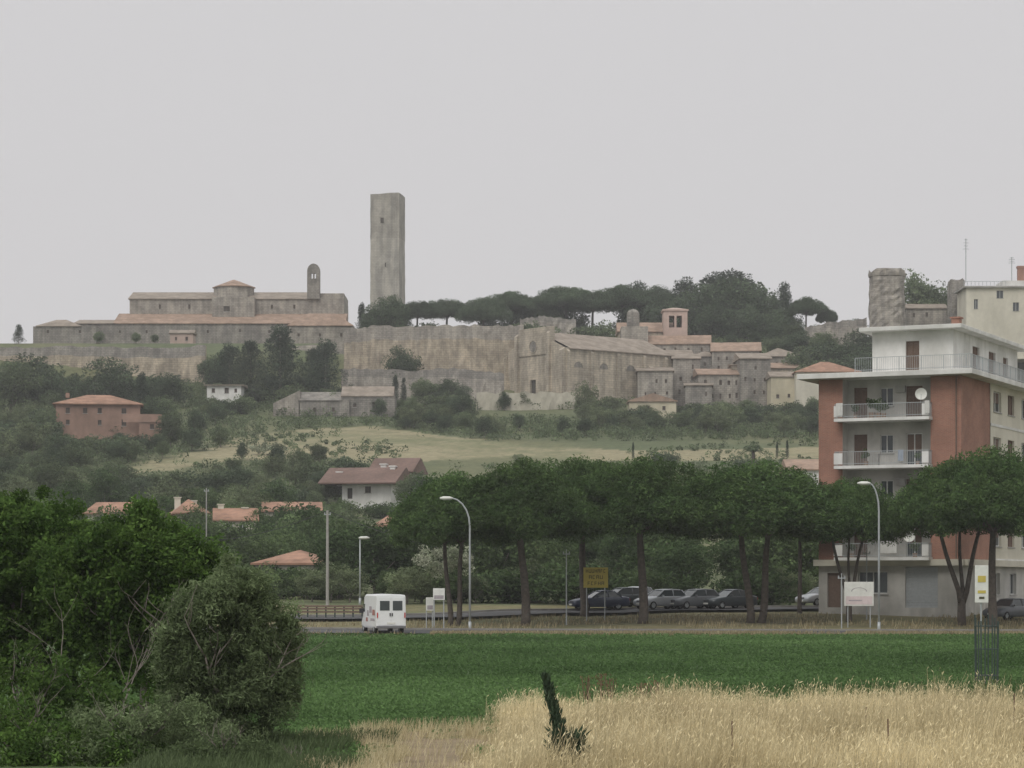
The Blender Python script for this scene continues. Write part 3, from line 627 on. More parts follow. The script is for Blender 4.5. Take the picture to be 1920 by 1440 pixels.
mb=MB(); mb.loft([cyl_pts(0,0,0,r_,12),cyl_pts(0,0,t.h(590),r_,12)]); mb.loft([cyl_pts(0,0,t.h(590)+.01+1.3*math.sin(a),r_*math.cos(a)+.03,12) for a in (0,.4,.8,1.2,1.5)]); mb.obj('lantern','stone_dark',t.e)
t,w,H=ragged_tower('round_tower','round ruined stone tower with crumbled rim','tower',1663,590,66,506,640,20,['stone'],0,.8,.03,None,6,.2)
mb=MB(); z=t.h(512); mb.loft([cyl_pts(0,0,z-.9,w/2+.2,24),cyl_pts(0,0,z-.2,w/2+.3,24)]); mb.obj('cornice','stone',t.e)
t,w,H=ragged_tower('ruined_tower','broken stone ruin among hilltop trees','ruin',1793,598,24,522,620,4,['stone_dark'],.2,1.8,.25)
house(1700,1775,578,640,600,8,1.4,'gable','stone','tile_old',rows(1703,1770,3,[590]),'grey stone house beside the round tower')
t=house(1812,1990,540,640,582,12,.35,'flat','cream_pl','concrete',[(1830,570,8,18),(1875,552,13,14),(1905,575,12,16),(1950,546,13,14)],'cream plastered block with flat roof on the hilltop',name='apartment_block',cat='building',ov=.7,pane='glass')
block(t,1880,1990,526,540,1,9,'white_pl',down=.0)
mb=MB(); x0,x1=t.u(1806),t.u(1885); z0=t.h(536)
for k in range(12): xx=x0+(x1-x0)*k/11; mb.box(xx-.04,xx+.04,-.5,-.42,z0,z0+.9)
mb.box(x0,x1,-.5,-.42,z0+.9,z0+1.); mb.obj('roof_railing','metal',t.e)
x=t.u(1914,3); mb=MB(); mb.box(x-.7,x+.7,2.5,3.9,t.h(530,3),t.h(503,3)); mb.box(x-.85,x+.85,2.35,4.05,t.h(503,3)+.002,t.h(499,3)); mb.obj('chimney','brick',t.e)
def antenna(px,d,y0,y1,label='thin television aerial on a roof',w=.8):
    x=X(px,d); z0=Z(y0,d); z1=Z(y1,d); e=thing('television_aerial',label,'antenna',(x,d,z0),0,'roof aerials'); mb=MB(); r=.03*d/182
    mb.tube([(0,0,0),(0,0,z1-z0)],r,6); mb.obj('mast','metal',e); mb=MB()
    for k,(f,l) in enumerate([(.97,.5),(.9,.8),(.83,.65),(.76,.9)]): mb.tube([(-l*w,0,(z1-z0)*f),(l*w,0,(z1-z0)*f)],r*.6,5)
    mb.obj('crossbar','metal',e)
antenna(1811,588,530,447,w=.8); antenna(1897,584,528,482,w=.9)

# ---- dark ruin, small house, pink house, villa
t=T('ruined_farmhouse','dark stone farm building with sagging pitched roof','farmhouse',630,790,532)
block(t,560,655,750,790,0,9,'stone_dark',[(590,768,6,8),(625,768,5,8)],down=5,cap=True); block(t,640,740,742,785,1,10,'stone_dark',[(665,760,6,7),(705,762,14,16,'doorway')],down=5)
mb=MB(); a=t.u(512); b_=t.u(562); mb.hexa([(a,0,-4),(b_,0,-4),(b_,9,-4),(a,9,-4),(a,0,t.h(756)),(b_,0,t.h(732)),(b_,9,t.h(732)),(a,9,t.h(756))]); mb.obj('sloping_wall','stone',t.e)
roof(t,560,638,750,0,9,2.,'gable','stone_dark',.2,name='roof'); roof(t,641,736,742,1,10,2.3,'gable','tile_old',.2)
house(388,452,722,742,548,8,.5,'pent','white_pl','tile_old',[(400,732,6,8),(425,732,8,10),(442,732,5,7)],'small white house with shallow roof among trees',name='small_house',ov=.6)
t=T('farmhouse','pinkish brick farmhouse with low orange tiled roof','house',190,815,470,math.radians(8))
block(t,106,262,758,815,0,11,'pink',[(128,770,8,10),(160,770,8,10),(187,770,8,10),(232,770,9,10),(128,792,7,9),(187,792,7,9),(232,792,9,12)],down=3,pane='dark')
roof(t,106,262,757,0,11,2.,'hip','tile_orange',.6)
block(t,258,300,785,815,-1.5,6,'pink',[(282,799,8,9)],down=3); mb=MB(); 
mb.box(t.u(230),t.u(302),-1.7,-1.5,t.h(792),t.h(785)+.8); mb.obj('terrace_parapet','pink',t.e)
mb=MB(); x=t.u(135,5); mb.box(x-.35,x+.35,4,4.7,t.h(747,5),t.h(738,5)); mb.obj('chimney','pink',t.e)
t=T('villa','white villa with brown pitched roofs and chimneys','house',680,945,380,math.radians(-12))
block(t,640,735,908,945,0,10,'white_pl',[(655,925,10,20,'doorway'),(690,918,12,12)],down=5)
roof(t,610,738,905,-1,10,2.5,'gable','tile_brown',.9)
block(t,690,745,886,945,8,16,'white_pl',[(730,905,12,14)],down=5); roof(t,678,750,884,8,16,2.2,'gable','tile_brown',.7)
for c,y,yo in ((628,886,3),(728,876,4),(705,872,6)):
    mb=MB(); x=t.u(c,yo); z=t.h(y,yo); mb.box(x-.4,x+.4,yo-.4,yo+.4,z-2,z); mb.box(x-.55,x+.55,yo-.55,yo+.55,z+.003,z+.18); mb.obj('chimney','white_pl',t.e)
for px0,px1,ye,yb,d,rs,kd,lb in [(160,235,962,1010,300,1.4,'gable','house with terracotta roof behind garden trees'),(330,390,962,1005,310,1.8,'hip','small house with terracotta roof and chimneys'),
    (405,480,975,1010,300,1.5,'gable','low house with terracotta roof among gardens'),(495,600,958,1000,335,1.3,'gable','terraced house with long terracotta roof'),
    (705,755,985,1020,290,1.2,'hip','small house with faded terracotta roof'),(476,590,1056,1085,225,1.2,'hip','low garden house with terracotta hipped roof'),
    (930,1010,1035,1070,250,1.2,'gable','low house with terracotta roof behind pines')]:
    house(px0,px1,ye,yb,d,9,rs,kd,'cream_pl','tile_orange',[((px0*2+px1)/3,ye+14,14,16),((px0+px1*2)/3,ye+14,14,16)],lb,name='house',grp='village houses at the foot of the hill',pane='glass',rot=R.uniform(-.25,.25),
      chim=[(px0+18,ye-28),(px1-12,ye-22)] if 300<px0<410 else None)

# ------------------------------------------------------------ apartment building
rotA=math.radians(-25); dA=181.5; bz=1.5
A=thing('apartment_building','red brick apartment building with white balconies and penthouse','building',(31.85,dA,bz),rotA)
FL=[3.6,6.9,10.2,13.6]; TOP=16.5; WL=-10.56; B0,B1=-8.75,-2.23; DP=24.; rec=1.3; SB=8.0
mb=MB(); mp=lambda s,dd,z:(s,dd,z); mpr=lambda s,dd,z:(-dd,s,z)
garage=(-4.1,-1.7,0,2.9); gdoor=(-9.9,-8.9,0,2.5); gwin=(-7.6,-5.4,1.0,2.6)
g_ops=[garage,gdoor,gwin]; mbg=MB(); wall_plane(mbg,WL,0,-3,3.2,g_ops,mp,.3); wall_plane(mbg,0,DP,-3,3.2,[(8,11,.9,2.5),(14,16,.9,2.5)],mpr,.3)
mbg.poly([(WL,0,-3),(WL,DP,-3),(WL,DP,3.2),(WL,0,3.2)]); mbg.poly([(WL,DP,-3),(0,DP,-3),(0,DP,3.2),(WL,DP,3.2)]); mbg.obj('ground_floor_wall','grey_pl',A)
wall_plane(mb,WL,B0,3.2,TOP,[],mp); wall_plane(mb,B1,0,3.2,TOP,[],mp); wall_plane(mb,0,SB,3.2,TOP,[],mpr)
mb.poly([(WL,0,3.2),(WL,DP,3.2),(WL,DP,TOP),(WL,0,TOP)]); mb.poly([(WL,DP,3.2),(0,DP,3.2),(0,DP,TOP),(WL,DP,TOP)]); mb.obj('brick_wall','brick',A)
def app_window(mp,a,b_,c,d_,rev,style):
    e=bpy.data.objects.new('window',None); COL.objects.link(e); e.parent=A; e.empty_display_size=.2
    f=MB(); t=.07
    for q in ((a,a+t,c,d_),(b_-t,b_,c,d_),(a+t,b_-t,c,c+t),(a+t,b_-t,d_-t,d_)): mpbox(f,mp,q[0],q[1],rev-.09,rev-.02,q[2]+.001,q[3]-.001)
    m_=(a+b_)/2; mpbox(f,mp,m_-.04,m_+.04,rev-.088,rev-.022,c+t,d_-t); f.obj('frame','frame' if style!='shutter' else 'shutter',e)
    p=MB(); 
    if style=='shutter':
        k=c+t; 
        while k<d_-t-.05: mpbox(p,mp,a+t,b_-t,rev-.05,rev-.01,k,k+.075); k+=.085
        p.obj('shutter','shutter',e)
    elif style=='half':
        p.poly([mp(a,rev,c),mp(b_,rev,c),mp(b_,rev,d_),mp(a,rev,d_)]); p.obj('pane','glass',e); p=MB(); k=c+(d_-c)*.45
        while k<d_-t-.05: mpbox(p,mp,a+t,b_-t,rev-.06,rev-.02,k,k+.075); k+=.085
        p.obj('shutter','shutter',e)
    else: p.poly([mp(a,rev,c),mp(b_,rev,c),mp(b_,rev,d_),mp(a,rev,d_)]); p.obj('pane','glass',e)
    s=MB(); mpbox(s,mp,a-.08,b_+.08,-.07,rev-.1,c-.09,c-.005); s.obj('sill','concrete',e)
mb=MB(); so=[]
for z in FL: so+=[(8.9,11.2,z+.9,z+2.4),(13.2,15.2,z+.9,z+2.4),(17.5,19.5,z+.9,z+2.4)]
wall_plane(mb,SB,DP,3.2,TOP,so,lambda s,dd,z:(.04-dd,s,z),.25); mb.obj('side_wall','cream_pl',A)
for i,o in enumerate(so): app_window(lambda s,dd,z:(.04-dd,s,z),*o,.25,['half','shutter','glass'][(i*7)%3])
for z in FL: mb=MB(); mb.box(.043,.09,SB+.05,DP,z-.22,z-.02); mb.obj('floor_band','white_pl',A)
mb=MB(); bo=[]
for z in FL: bo+=[(-8.3,-7.3,z+.02,z+2.35,'shutter'),(-6.35,-5.35,z+.95,z+2.3,'glass'),(-4.4,-3.2,z+.02,z+2.35,'half' if z in (FL[0],FL[2]) else 'shutter')]
wall_plane(mb,B0,B1,3.2,TOP,bo,lambda s,dd,z:(s,rec+dd,z),.2)
for x in (B0,B1): mb.poly([(x,0,3.2),(x,rec,3.2),(x,rec,TOP),(x,0,TOP)])
mb.obj('bay_wall','grey_pl',A)
for o in bo: app_window(lambda s,dd,z:(s,rec+dd,z),o[0],o[1],o[2],o[3],.2,o[4])
for o,st in ((gwin,'glass'),): app_window(mp,*o,.3,st)
for s0,s1 in ((8,11),(14,16)): app_window(mpr,s0,s1,.9,2.5,.3,'glass')
mb=MB(); k=0
while k<2.85: mb.box(garage[0],garage[1],.22,.28,k,k+.17); k+=.18
mb.obj('garage_door','metal',A)
mb=MB(); mb.box(gdoor[0],gdoor[1],.2,.27,0,2.5); mb.obj('door','shutter',A)
mb=MB(); mb.box(WL-.25,.25,-.5,-.003,3.0,3.45); mb.box(.003,.5,-.003,DP,3.0,3.45); mb.obj('string_course','cream_pl',A)
for fi,z in enumerate(FL):
    mb=MB(); mb.box(B0-.35,B1+.15,-1.0,-.004,z-.22,z); mb.box(B0+.003,B1-.003,-.004,rec-.003,z-.22,z); mb.obj('balcony_slab','white_pl',A)
    rl=MB(); x0,x1,y=B0-.3,B1+.1,-.95
    for zz in (.12,.98): rl.box(x0,x1,y-.02,y+.02,z+zz,z+zz+.04)
    k=x0
    while k<x1: rl.box(k,k+.018,y-.009,y+.009,z+.005,z+.98); k+=.12
    for xx in (x0,x1):
        rl.box(xx-.02,xx+.02,y,-.01,z+.98,z+1.02)
        k=y+.1
        while k<-.02: rl.box(xx-.009,xx+.009,k,k+.018,z+.005,z+.98); k+=.12
    rl.obj('balcony_railing','metal',A)
    for a,b_ in ((B0-.34,B0+.3),(B1-.35,B1+.14)): mb=MB(); mb.box(a,b_,-1.04,-.98,z+.1,z+.9); mb.obj('railing_panel','white_pl',A)
    # wall-mounted air conditioner / meter cabinet in the recess
    mb=MB(); xa=-5.1 if fi%2 else -7.1; mb.box(xa,xa+.7,rec-.32,rec-.004,z+(1.9 if fi%2 else .03),z+(2.4 if fi%2 else .9)); mb.obj('balcony_cabinet','concrete',A,bevel=.02)
mb=MB(); mb.tube([(-.35,-.08,3.5),(-.35,-.08,TOP-.05)],.05,8); mb.obj('downpipe','shutter',A)
mb=MB(); mb.box(WL-1.25,1.1,-1.2,DP+1,TOP+.003,TOP+.38); mb.obj('terrace_slab','white_pl',A,bevel=.03)
mb=MB(); PX0,PX1,PY0,PY1=-6.9,-.9,1.2,20; PZ0,PZ1=TOP+.382,TOP+3.4
fo=[(-4.4,-3.4,PZ0+.05,PZ0+2.3)]; wall_plane(mb,PX0,PX1,PZ0,PZ1,fo,lambda s,dd,z:(s,PY0+dd,z),.25)
ro=[(6.5,8.5,PZ0+.05,PZ0+2.3),(11.2,13.2,PZ0+.05,PZ0+2.3),(15.5,17.,PZ0+.8,PZ0+2.2)]; wall_plane(mb,PY0,PY1,PZ0,PZ1,ro,lambda s,dd,z:(PX1-dd,s,z),.25)
mb.poly([(PX0,PY0,PZ0),(PX0,PY1,PZ0),(PX0,PY1,PZ1),(PX0,PY0,PZ1)]); mb.poly([(PX0,PY1,PZ0),(PX1,PY1,PZ0),(PX1,PY1,PZ1),(PX0,PY1,PZ1)]); mb.obj('penthouse_wall','white_pl',A)
for o in fo: app_window(lambda s,dd,z:(s,PY0+dd,z),*o,.25,'shutter')
for o in ro: app_window(lambda s,dd,z:(PX1-dd,s,z),*o,.25,'shutter')
mb=MB(); mb.box(-7.6,-.05,.2,DP-3,PZ1+.003,PZ1+.3); mb.obj('penthouse_roof','white_pl',A,bevel=.03)
mb=MB(); mb.box(-2.9,-2.3,8,8.7,PZ1+.303,PZ1+1.5); mb.box(-3.0,-2.2,7.9,8.8,PZ1+1.503,PZ1+1.62); mb.obj('chimney','brick',A)
rl=MB(); z=TOP+.38
def rail(x0,y0,x1,y1):
    n=int(max(abs(x1-x0),abs(y1-y0))/.16); 
    for k in range(n+1):
        x=x0+(x1-x0)*k/n; y=y0+(y1-y0)*k/n; w_=.025 if k%10==0 else .009; rl.box(x-w_,x+w_,y-w_,y+w_,z+.005,z+1.)
    for zz in (.12,1.0):
        if x0!=x1: rl.box(x0,x1,y0-.02,y0+.02,z+zz,z+zz+.04)
        else: rl.box(x0-.02,x0+.02,y0,y1,z+zz,z+zz+.04)
rail(-7.5,-1.0,.95,-1.0); rail(.95,-.95,.95,DP); rl.obj('terrace_railing','metal',A)
def dish(par_loc,name='satellite_dish',label='round white satellite dish fixed to the balcony',r=.42):
    e=thing(name,label,'satellite dish',par_loc,rotA+.3,'satellite dishes'); mb=MB()
    rings=[]
    for q in (.02,.35,.7,1.): rings.append([(r*q*math.cos(a),-.12*q*q+.1,r*q*math.sin(a)) for a in [2*math.pi*k/16 for k in range(16)]])
    mb.loft(rings,cap=False); mb.obj('dish_bowl','sign_white',e,True); mb=MB(); mb.tube([(0,.1,0),(0,.3,-.1),(0,.3,-.55)],.03,6); mb.tube([(0,.0,-r),(0,-.45,-.05)],.015,5); mb.obj('bracket','metal',e)
def Aw(x,y,z):
    v=Matrix.Rotation(rotA,3,'Z')@Vector((x,y,z)); return (31.85+v.x,dA+v.y,bz+v.z)
dish(Aw(-2.7,-.8,FL[3]+1.6)); dish(Aw(-3.6,-.7,FL[0]+1.5))
for x,z,w_,h_,mt,lb in [(-2.35,FL[3]+.2,.35,.9,'white_pl','white towel hanging on balcony rail'),(-4.3,FL[2]+.25,.4,.8,'blue_cloth','pale blue cloth drying on balcony rail'),
     (-8.9,FL[3]+.2,.5,.9,'white_pl','white cloth hanging on balcony corner'),(-5.6,FL[0]+.3,1.2,.85,'white_pl','white sheets drying on balcony rail')]:
    mb=MB(); n=6
    for k in range(n): 
        a,b_=k/n*w_,(k+1)/n*w_; ya,yb=.03*math.sin(k*2.),.03*math.sin((k+1)*2.); mb.hexa([(a,ya,0),(b_,yb,0),(b_,yb+.01,0),(a,ya+.01,0),(a,ya,h_),(b_,yb,h_),(b_,yb+.01,h_),(a,ya+.01,h_)])
    o=mb.obj('hanging_cloth',mt,None,loc=Aw(x,-1.1,z)); o.rotation_euler=(0,0,rotA); tag(o,lb,'laundry','laundry on the balconies')
def pot_plant(loc,s=1.,label='potted green plant standing on the balcony'):
    e=thing('potted_plant',label,'plant',loc,0,'potted plants on balconies'); mb=MB(); mb.loft([cyl_pts(0,0,0,.14*s,10),cyl_pts(0,0,.3*s,.19*s,10)]); mb.obj('pot','tile',e)
    c=blob_centers(14,.35*s,.35*s,.35*s,.75*s,.2); V,sh=clump_crown(c,rng.uniform(.12,.2,14)*s,30,.12*s); o=bpy.data.objects.new('foliage',quads_mesh('foliage',V,sh,['f_broad'])); COL.objects.link(o); o.parent=e
for x,z,s in [(-6.4,FL[3],1.3),(-5.9,FL[3],1.2),(-5.5,FL[3],1.),(-7.6,FL[3],.9),(-6.8,FL[2],1.),(-3.,FL[2],.8),(-7.9,FL[0],1.),(-3.2,FL[0],1.)]: pot_plant(Aw(x,-.6,z),s)

# ------------------------------------------------------------ vehicles
def wheel(par,x,y,r=.32,w_=.2):
    e=bpy.data.objects.new('wheel',None); COL.objects.link(e); e.parent=par; e.location=(x,y,r); e.empty_display_size=.1
    def ring(rr,xx): return [(xx,rr*math.cos(2*math.pi*k/18),rr*math.sin(2*math.pi*k/18)) for k in range(18)]
    mb=MB(); mb.loft([ring(r*.62,-w_/2),ring(r*.93,-w_/2),ring(r,-w_/3),ring(r,w_/3),ring(r*.93,w_/2),ring(r*.62,w_/2)],cap=False); mb.obj('tyre','rubber',e,True)
    mb=MB(); mb.loft([ring(r*.61,-w_*.42),ring(r*.61,w_*.42)]); s=1 if x>0 else -1
    for k in range(5):
        a=2*math.pi*k/5; mb.tube([(s*w_*.44,0,0),(s*w_*.44,r*.55*math.cos(a),r*.55*math.sin(a))],.03,5)
    mb.obj('rim','metal',e)
def car(paint,kind='hatch'):
    e=thing('parked_car','','car',(0,0,0))
    if kind=='hatch': st=[(-2.0,.38,.60,.68),(-1.95,.30,.70,.76),(-1.6,.24,.82,.82),(-.9,.22,.94,.84),(-.2,.22,.98,.84),(1.2,.22,1.0,.84),(1.75,.24,1.0,.82),(1.98,.32,.95,.76),(2.02,.4,.8,.72)]; cab=(-.85,1.95,-.15,1.55,1.45)
    else: st=[(-2.15,.38,.58,.66),(-2.1,.30,.68,.74),(-1.7,.24,.80,.82),(-.9,.22,.92,.84),(-.1,.22,.96,.85),(1.2,.22,.99,.85),(1.9,.24,.99,.82),(2.2,.32,.93,.76),(2.24,.4,.8,.72)]; cab=(-.8,1.6,-.05,1.0,1.42)
    rings=[]
    for y,zb,zs,w_ in st:
        rings.append([(-w_*.9,y,zb),(-w_,y,zb+.12),(-w_*1.01,y,(zb+zs)/2+.05),(-w_*.97,y,zs-.06),(-w_*.86,y,zs),(0,y,zs+.035),(w_*.86,y,zs),(w_*.97,y,zs-.06),(w_*1.01,y,(zb+zs)/2+.05),(w_,y,zb+.12),(w_*.9,y,zb)])
    mb=MB(); mb.loft(rings); mb.obj('body',paint,e,True)
    y0,y1,y2,y3,zt=cab; zb=.93
    b0=[(-.76,y0,zb),(.76,y0,zb),(.78,y1,zb),(-.78,y1,zb)]; t0=[(-.58,y2,zt-.04),(.58,y2,zt-.04),(.60,y3,zt-.03),(-.60,y3,zt-.03)]
    mb=MB(); mb.loft([[(-.58,y2-.03,zt-.05),(0,y2-.05,zt-.03),(.58,y2-.03,zt-.05),(.61,(y2+y3)/2,zt),(.6,y3,zt-.04),(0,y3+.03,zt-.02),(-.6,y3,zt-.04),(-.61,(y2+y3)/2,zt)],[(-.5,y2+.1,zt+.02),(0,y2+.08,zt+.04),(.5,y2+.1,zt+.02),(.53,(y2+y3)/2,zt+.06),(.5,y3-.1,zt+.02),(0,y3-.08,zt+.04),(-.5,y3-.1,zt+.02),(-.53,(y2+y3)/2,zt+.06)]])
    for i in range(4): mb.tube([b0[i],t0[i]],.04,6)
    for s in (-1,1): mb.tube([(s*.78,(y0+y1)/2+.1,zb),(s*.60,(y2+y3)/2,zt-.02)],.035,6)
    mb.obj('roof',paint,e,True)
    def q(i,j,name):
        mb=MB(); mb.poly([b0[i],b0[j],t0[j],t0[i]]); mb.obj(name,'glass',e)
    q(0,1,'windscreen'); q(2,3,'rear_window'); q(1,2,'side_window'); q(3,0,'side_window')
    fy=st[1][0]
    for s in (-1,1):
        mb=MB(); mb.loft([[(s*.36,fy-.03,.56),(s*.66,fy+.06,.58),(s*.69,fy+.10,.69),(s*.38,fy+.02,.68)],[(s*.36,fy+.3,.56),(s*.66,fy+.3,.58),(s*.69,fy+.3,.69),(s*.38,fy+.3,.68)]]); mb.obj('headlight','lamp_glass',e)
        mb=MB(); mb.box(s*.7-.04,s*.7+.04,st[-1][0]-.1,st[-1][0]+.01,.66,.86); mb.obj('tail_light','red_light',e)
        mb=MB(); mb.box(s*.86-.07,s*.86+.07,y0+.35,y0+.5,.95,1.07); mb.obj('mirror',paint,e,bevel=.02)
    mb=MB(); mb.box(-.3,.3,fy-.06,fy+.1,.56,.66); mb.obj('grille','plastic',e)
    mb=MB(); mb.loft([[(-.68,fy+.1,.3),(0,fy-.09,.3),(.68,fy+.1,.3),(.68,fy+.3,.3)],[(-.7,fy+.08,.48),(0,fy-.11,.48),(.7,fy+.08,.48),(.7,fy+.3,.48)]]); mb.obj('bumper',paint,e)
    mb=MB(); mb.box(-.26,.26,fy-.14,fy-.115,.36,.47); mb.obj('licence_plate','sign_white',e)
    for x,y in ((-.74,-1.3),(.74,-1.3),(-.74,1.25),(.74,1.25)): wheel(e,x,y,.31)
    return e
grp='cars parked along the road behind the pines'
specs=[(1122,190,-1.2,'blue_paint','sedan','dark blue estate car parked under the pines'),(1163,194,-1.1,'dark_paint','hatch','dark hatchback parked beneath the yellow sign'),(1190,196.5,-.5,'silver_paint','hatch','pale silver hatchback parked behind a dark car'),
 (1238,190,-.95,'silver_paint','hatch','silver hatchback parked facing the verge'),(1300,190.5,-.95,'grey_paint','hatch','grey hatchback parked facing the verge'),(1366,191,-.95,'dark_paint','sedan','dark saloon car parked facing the verge'),
 (1540,196,-.9,'silver_paint','sedan','silver saloon parked beside the apartment building'),(1578,199,-.6,'white_paint','hatch','white hatchback parked beside the apartment building'),(1890,178,-.8,'grey_paint','hatch','grey hatchback parked under the pines')]
cache={}
for px,d,rt,pn,kd,lb in specs:
    x=X(px,d); z=float(gz(x,d))+ (.13 if d<198 and px<1560 else .02)
    if (pn,kd) not in cache: c=car(pn,kd); cache[(pn,kd)]=c; c.location=(x,d,z); c.rotation_euler=(0,0,rt); c['label']=lb
    else: c=copy_thing(cache[(pn,kd)],(x,d,z),rt,1,lb)
    c['group']=grp
vd=161.; vx=X(719,vd)
V_=thing('delivery_van','boxy white panel van with dark rear windows and faded side graphics','van',(vx,vd,float(gz(vx,vd))+.035),math.radians(14))
st=[(-2.45,.42,2.36,.90),(-2.43,.38,2.42,.93),(-1.,.36,2.45,.95),(1.1,.36,2.45,.95),(1.6,.36,2.34,.94),(2.1,.36,1.6,.93),(2.7,.38,1.14,.88),(2.85,.45,.9,.8)]
rings=[]
for y,zb,zs,w_ in st:
    tw=w_*.975 if zs>2 else w_*.9
    rings.append([(-w_*.97,y,zb),(-w_,y,zb+.1),(-w_,y,zb+(zs-zb)*.5),(-tw*1.0,y,zs-.09),(-tw*.95,y,zs),(0,y,zs+.03),(tw*.95,y,zs),(tw*1.0,y,zs-.09),(w_,y,zb+(zs-zb)*.5),(w_,y,zb+.1),(w_*.97,y,zb)])
mb=MB(); mb.loft(rings); mb.obj('body','white_paint',V_,False)
for s in (-1,1):
    e2=bpy.data.objects.new('rear_door',None); COL.objects.link(e2); e2.parent=V_
    mb=MB(); a,b_=sorted((s*.012,s*.81)); mb.box(a,b_,-2.475,-2.452,.52,2.28); mb.obj('door_panel','white_paint',e2,bevel=.012)
    a,b_=sorted((s*.10,s*.71)); mb=MB(); mb.box(a,b_,-2.485,-2.478,1.45,2.05); mb.obj('window','glass',e2)
    mb=MB(); a,b_=sorted((s*.03,s*.1)); mb.box(a,b_,-2.51,-2.478,1.1,1.3); mb.obj('handle','plastic',e2)
    a,b_=sorted((s*.835,s*.90)); mb=MB(); mb.box(a,b_,-2.49,-2.40,1.0,1.32); mb.obj('tail_light','red_light',V_)
    a,b_=sorted((s*.95,s*1.2)); mb=MB(); mb.box(a,b_,1.75,1.85,1.25,1.55); mb.obj('mirror','plastic',V_)
mb=MB(); mb.box(-.92,.92,-2.56,-2.40,.34,.50); mb.obj('bumper','van_bumper',V_,bevel=.03)
mb=MB(); mb.box(-.26,.26,-2.5,-2.477,.62,.73); mb.obj('licence_plate','sign_white',V_)
mb=MB()
for (a,b_,c_,d_,mi) in ((-2.1,-1.2,1.15,1.5,0),(-1.1,-.2,1.3,1.7,2),(-.1,.5,1.1,1.45,2),(-2.0,-.6,.8,.95,2),(.2,.9,.75,1.0,0)):
    mb.faces([(-.957,a,c_),(-.957,b_,c_),(-.955,b_-.05,d_),(-.955,a+.1,d_)],[(0,1,2,3)],mi)
mb.obj('side_graphics',['red_print','orange','grey_print'],V_)
mb=MB(); mb.box(-.958,-.94,1.25,2.0,1.35,1.85); mb.obj('cab_window','glass',V_)
mb=MB(); mb.box(.94,.958,1.25,2.0,1.35,1.85); mb.obj('cab_window','glass',V_)
for x,y in ((-.82,-1.55),(.82,-1.55),(-.82,1.9),(.82,1.9)): wheel(V_,x,y,.34,.22)

# ------------------------------------------------------------ street furniture
def lamp(px,d,ybase,ytop,arm,label,r=.075):
    x=X(px,d); z=float(gz(x,d)); H=Z(ytop,d)-z
    e=thing('street_lamp',label,'street lamp',(x,d,z),0,'street lamps'); mb=MB()
    P=[(0,0,-.3),(0,0,H*.5),(0,0,H-1.9)]+[(arm*(1-math.cos(a)),0,H-1.9+1.85*math.sin(a)) for a in (.3,.6,.9,1.2,1.5)] if abs(arm)>.3 else [(0,0,-.3),(0,0,H*.5),(0,0,H)]
    n=len(P); mb.tube(P,[r*(1-.5*i/n) for i in range(n)],10); mb.tube([(0,0,-.3),(0,0,.5)],r*1.4,10); mb.obj('pole','metal',e,True)
    q=Vector(P[-1]); s=1 if arm>0 else -1; mb=MB()
    mb.loft([[(q.x+s*dx,w_*c_,q.z-.02+h_*s2) for c_,s2 in [(math.cos(2*math.pi*k/10),math.sin(2*math.pi*k/10)) for k in range(10)]] for dx,w_,h_ in ((-.1,.08,.06),(.1,.2,.12),(.5,.22,.13),(.75,.06,.05))]); mb.obj('lamp_head','lamp_glass',e,True)
lamp(881,166.5,1175,932,-1.3,'tall curved street lamp on the grass verge')
lamp(1648,166,1175,904,-.7,'tall curved street lamp beside the billboard')
lamp(675,200,1118,1008,.15,'short street lamp among roadside trees',.07)
def pole(px,d,ytop,label,name='utility_pole',r=.12,mt='concrete',cross=False):
    x=X(px,d); z=float(gz(x,d)); H=Z(ytop,d)-z; e=thing(name,label,'pole',(x,d,z)); mb=MB(); mb.tube([(0,0,-.3),(0,0,H)],[r,r*.7],10); mb.obj('shaft',mt,e)
    mb=MB(); mb.box(-.25,.25,-.04,.04,H-.35,H-.28); mb.tube([(-.2,0,H-.28),(-.2,0,H-.15)],.04,6); mb.tube([(.2,0,H-.28),(.2,0,H-.15)],.04,6); mb.obj('insulator_bracket','metal',e); return (x,d,z+H)
p0=pole(614,195,957,'pale concrete utility pole with overhead cable',r=.13)
pole(1062,172,1030,'slim grey metal pole on the verge',r=.05,mt='metal'); pole(1625,178,1030,'slim metal pole by the billboard',r=.05,mt='metal'); pole(1578,168,1075,'slim metal post near the billboard',r=.05,mt='metal')
pole(387,260,915,'thin pale utility pole behind village trees',r=.08)
def cable(a,b_,sag,label):
    a=Vector(a); b_=Vector(b_); mb=MB(); P=[(a.lerp(b_,k/12)-Vector((0,0,sag*4*(k/12)*(1-k/12))))-a for k in range(13)]; mb.tube(P,.025,5); o=mb.obj('power_cable','plastic',None,loc=a); tag(o,label,'cable','overhead cables')
cable(p0,(X(380,215),215,Z(1015,215)),.5,'thin overhead cable sagging from the utility pole'); cable(p0,(X(980,230),230,Z(1040,230)),1.,'thin overhead cable running behind the pines')
def sign(name,label,cat,px,d,x0,x1,y0,y1,mt,posts,extra=None,rot=0):
    x=X(px,d); z=float(gz(x,d)); e=thing(name,label,cat,(x,d,z),rot); s=F/d; a,b_=(x0-px)/s,(x1-px)/s; zt,zb=Z(y0,d)-z,Z(y1,d)-z
    mb=MB(); mb.box(a,b_,-.04,.04,zb,zt); mb.obj('panel',mt,e,bevel=.01)
    for q in posts: mb=MB(); mb.tube([((q-px)/s,.08,-.3),((q-px)/s,.08,zt-.05)],.04,8); mb.obj('post','metal',e)
    if extra: extra(e,a,b_,zb,zt)
    return e
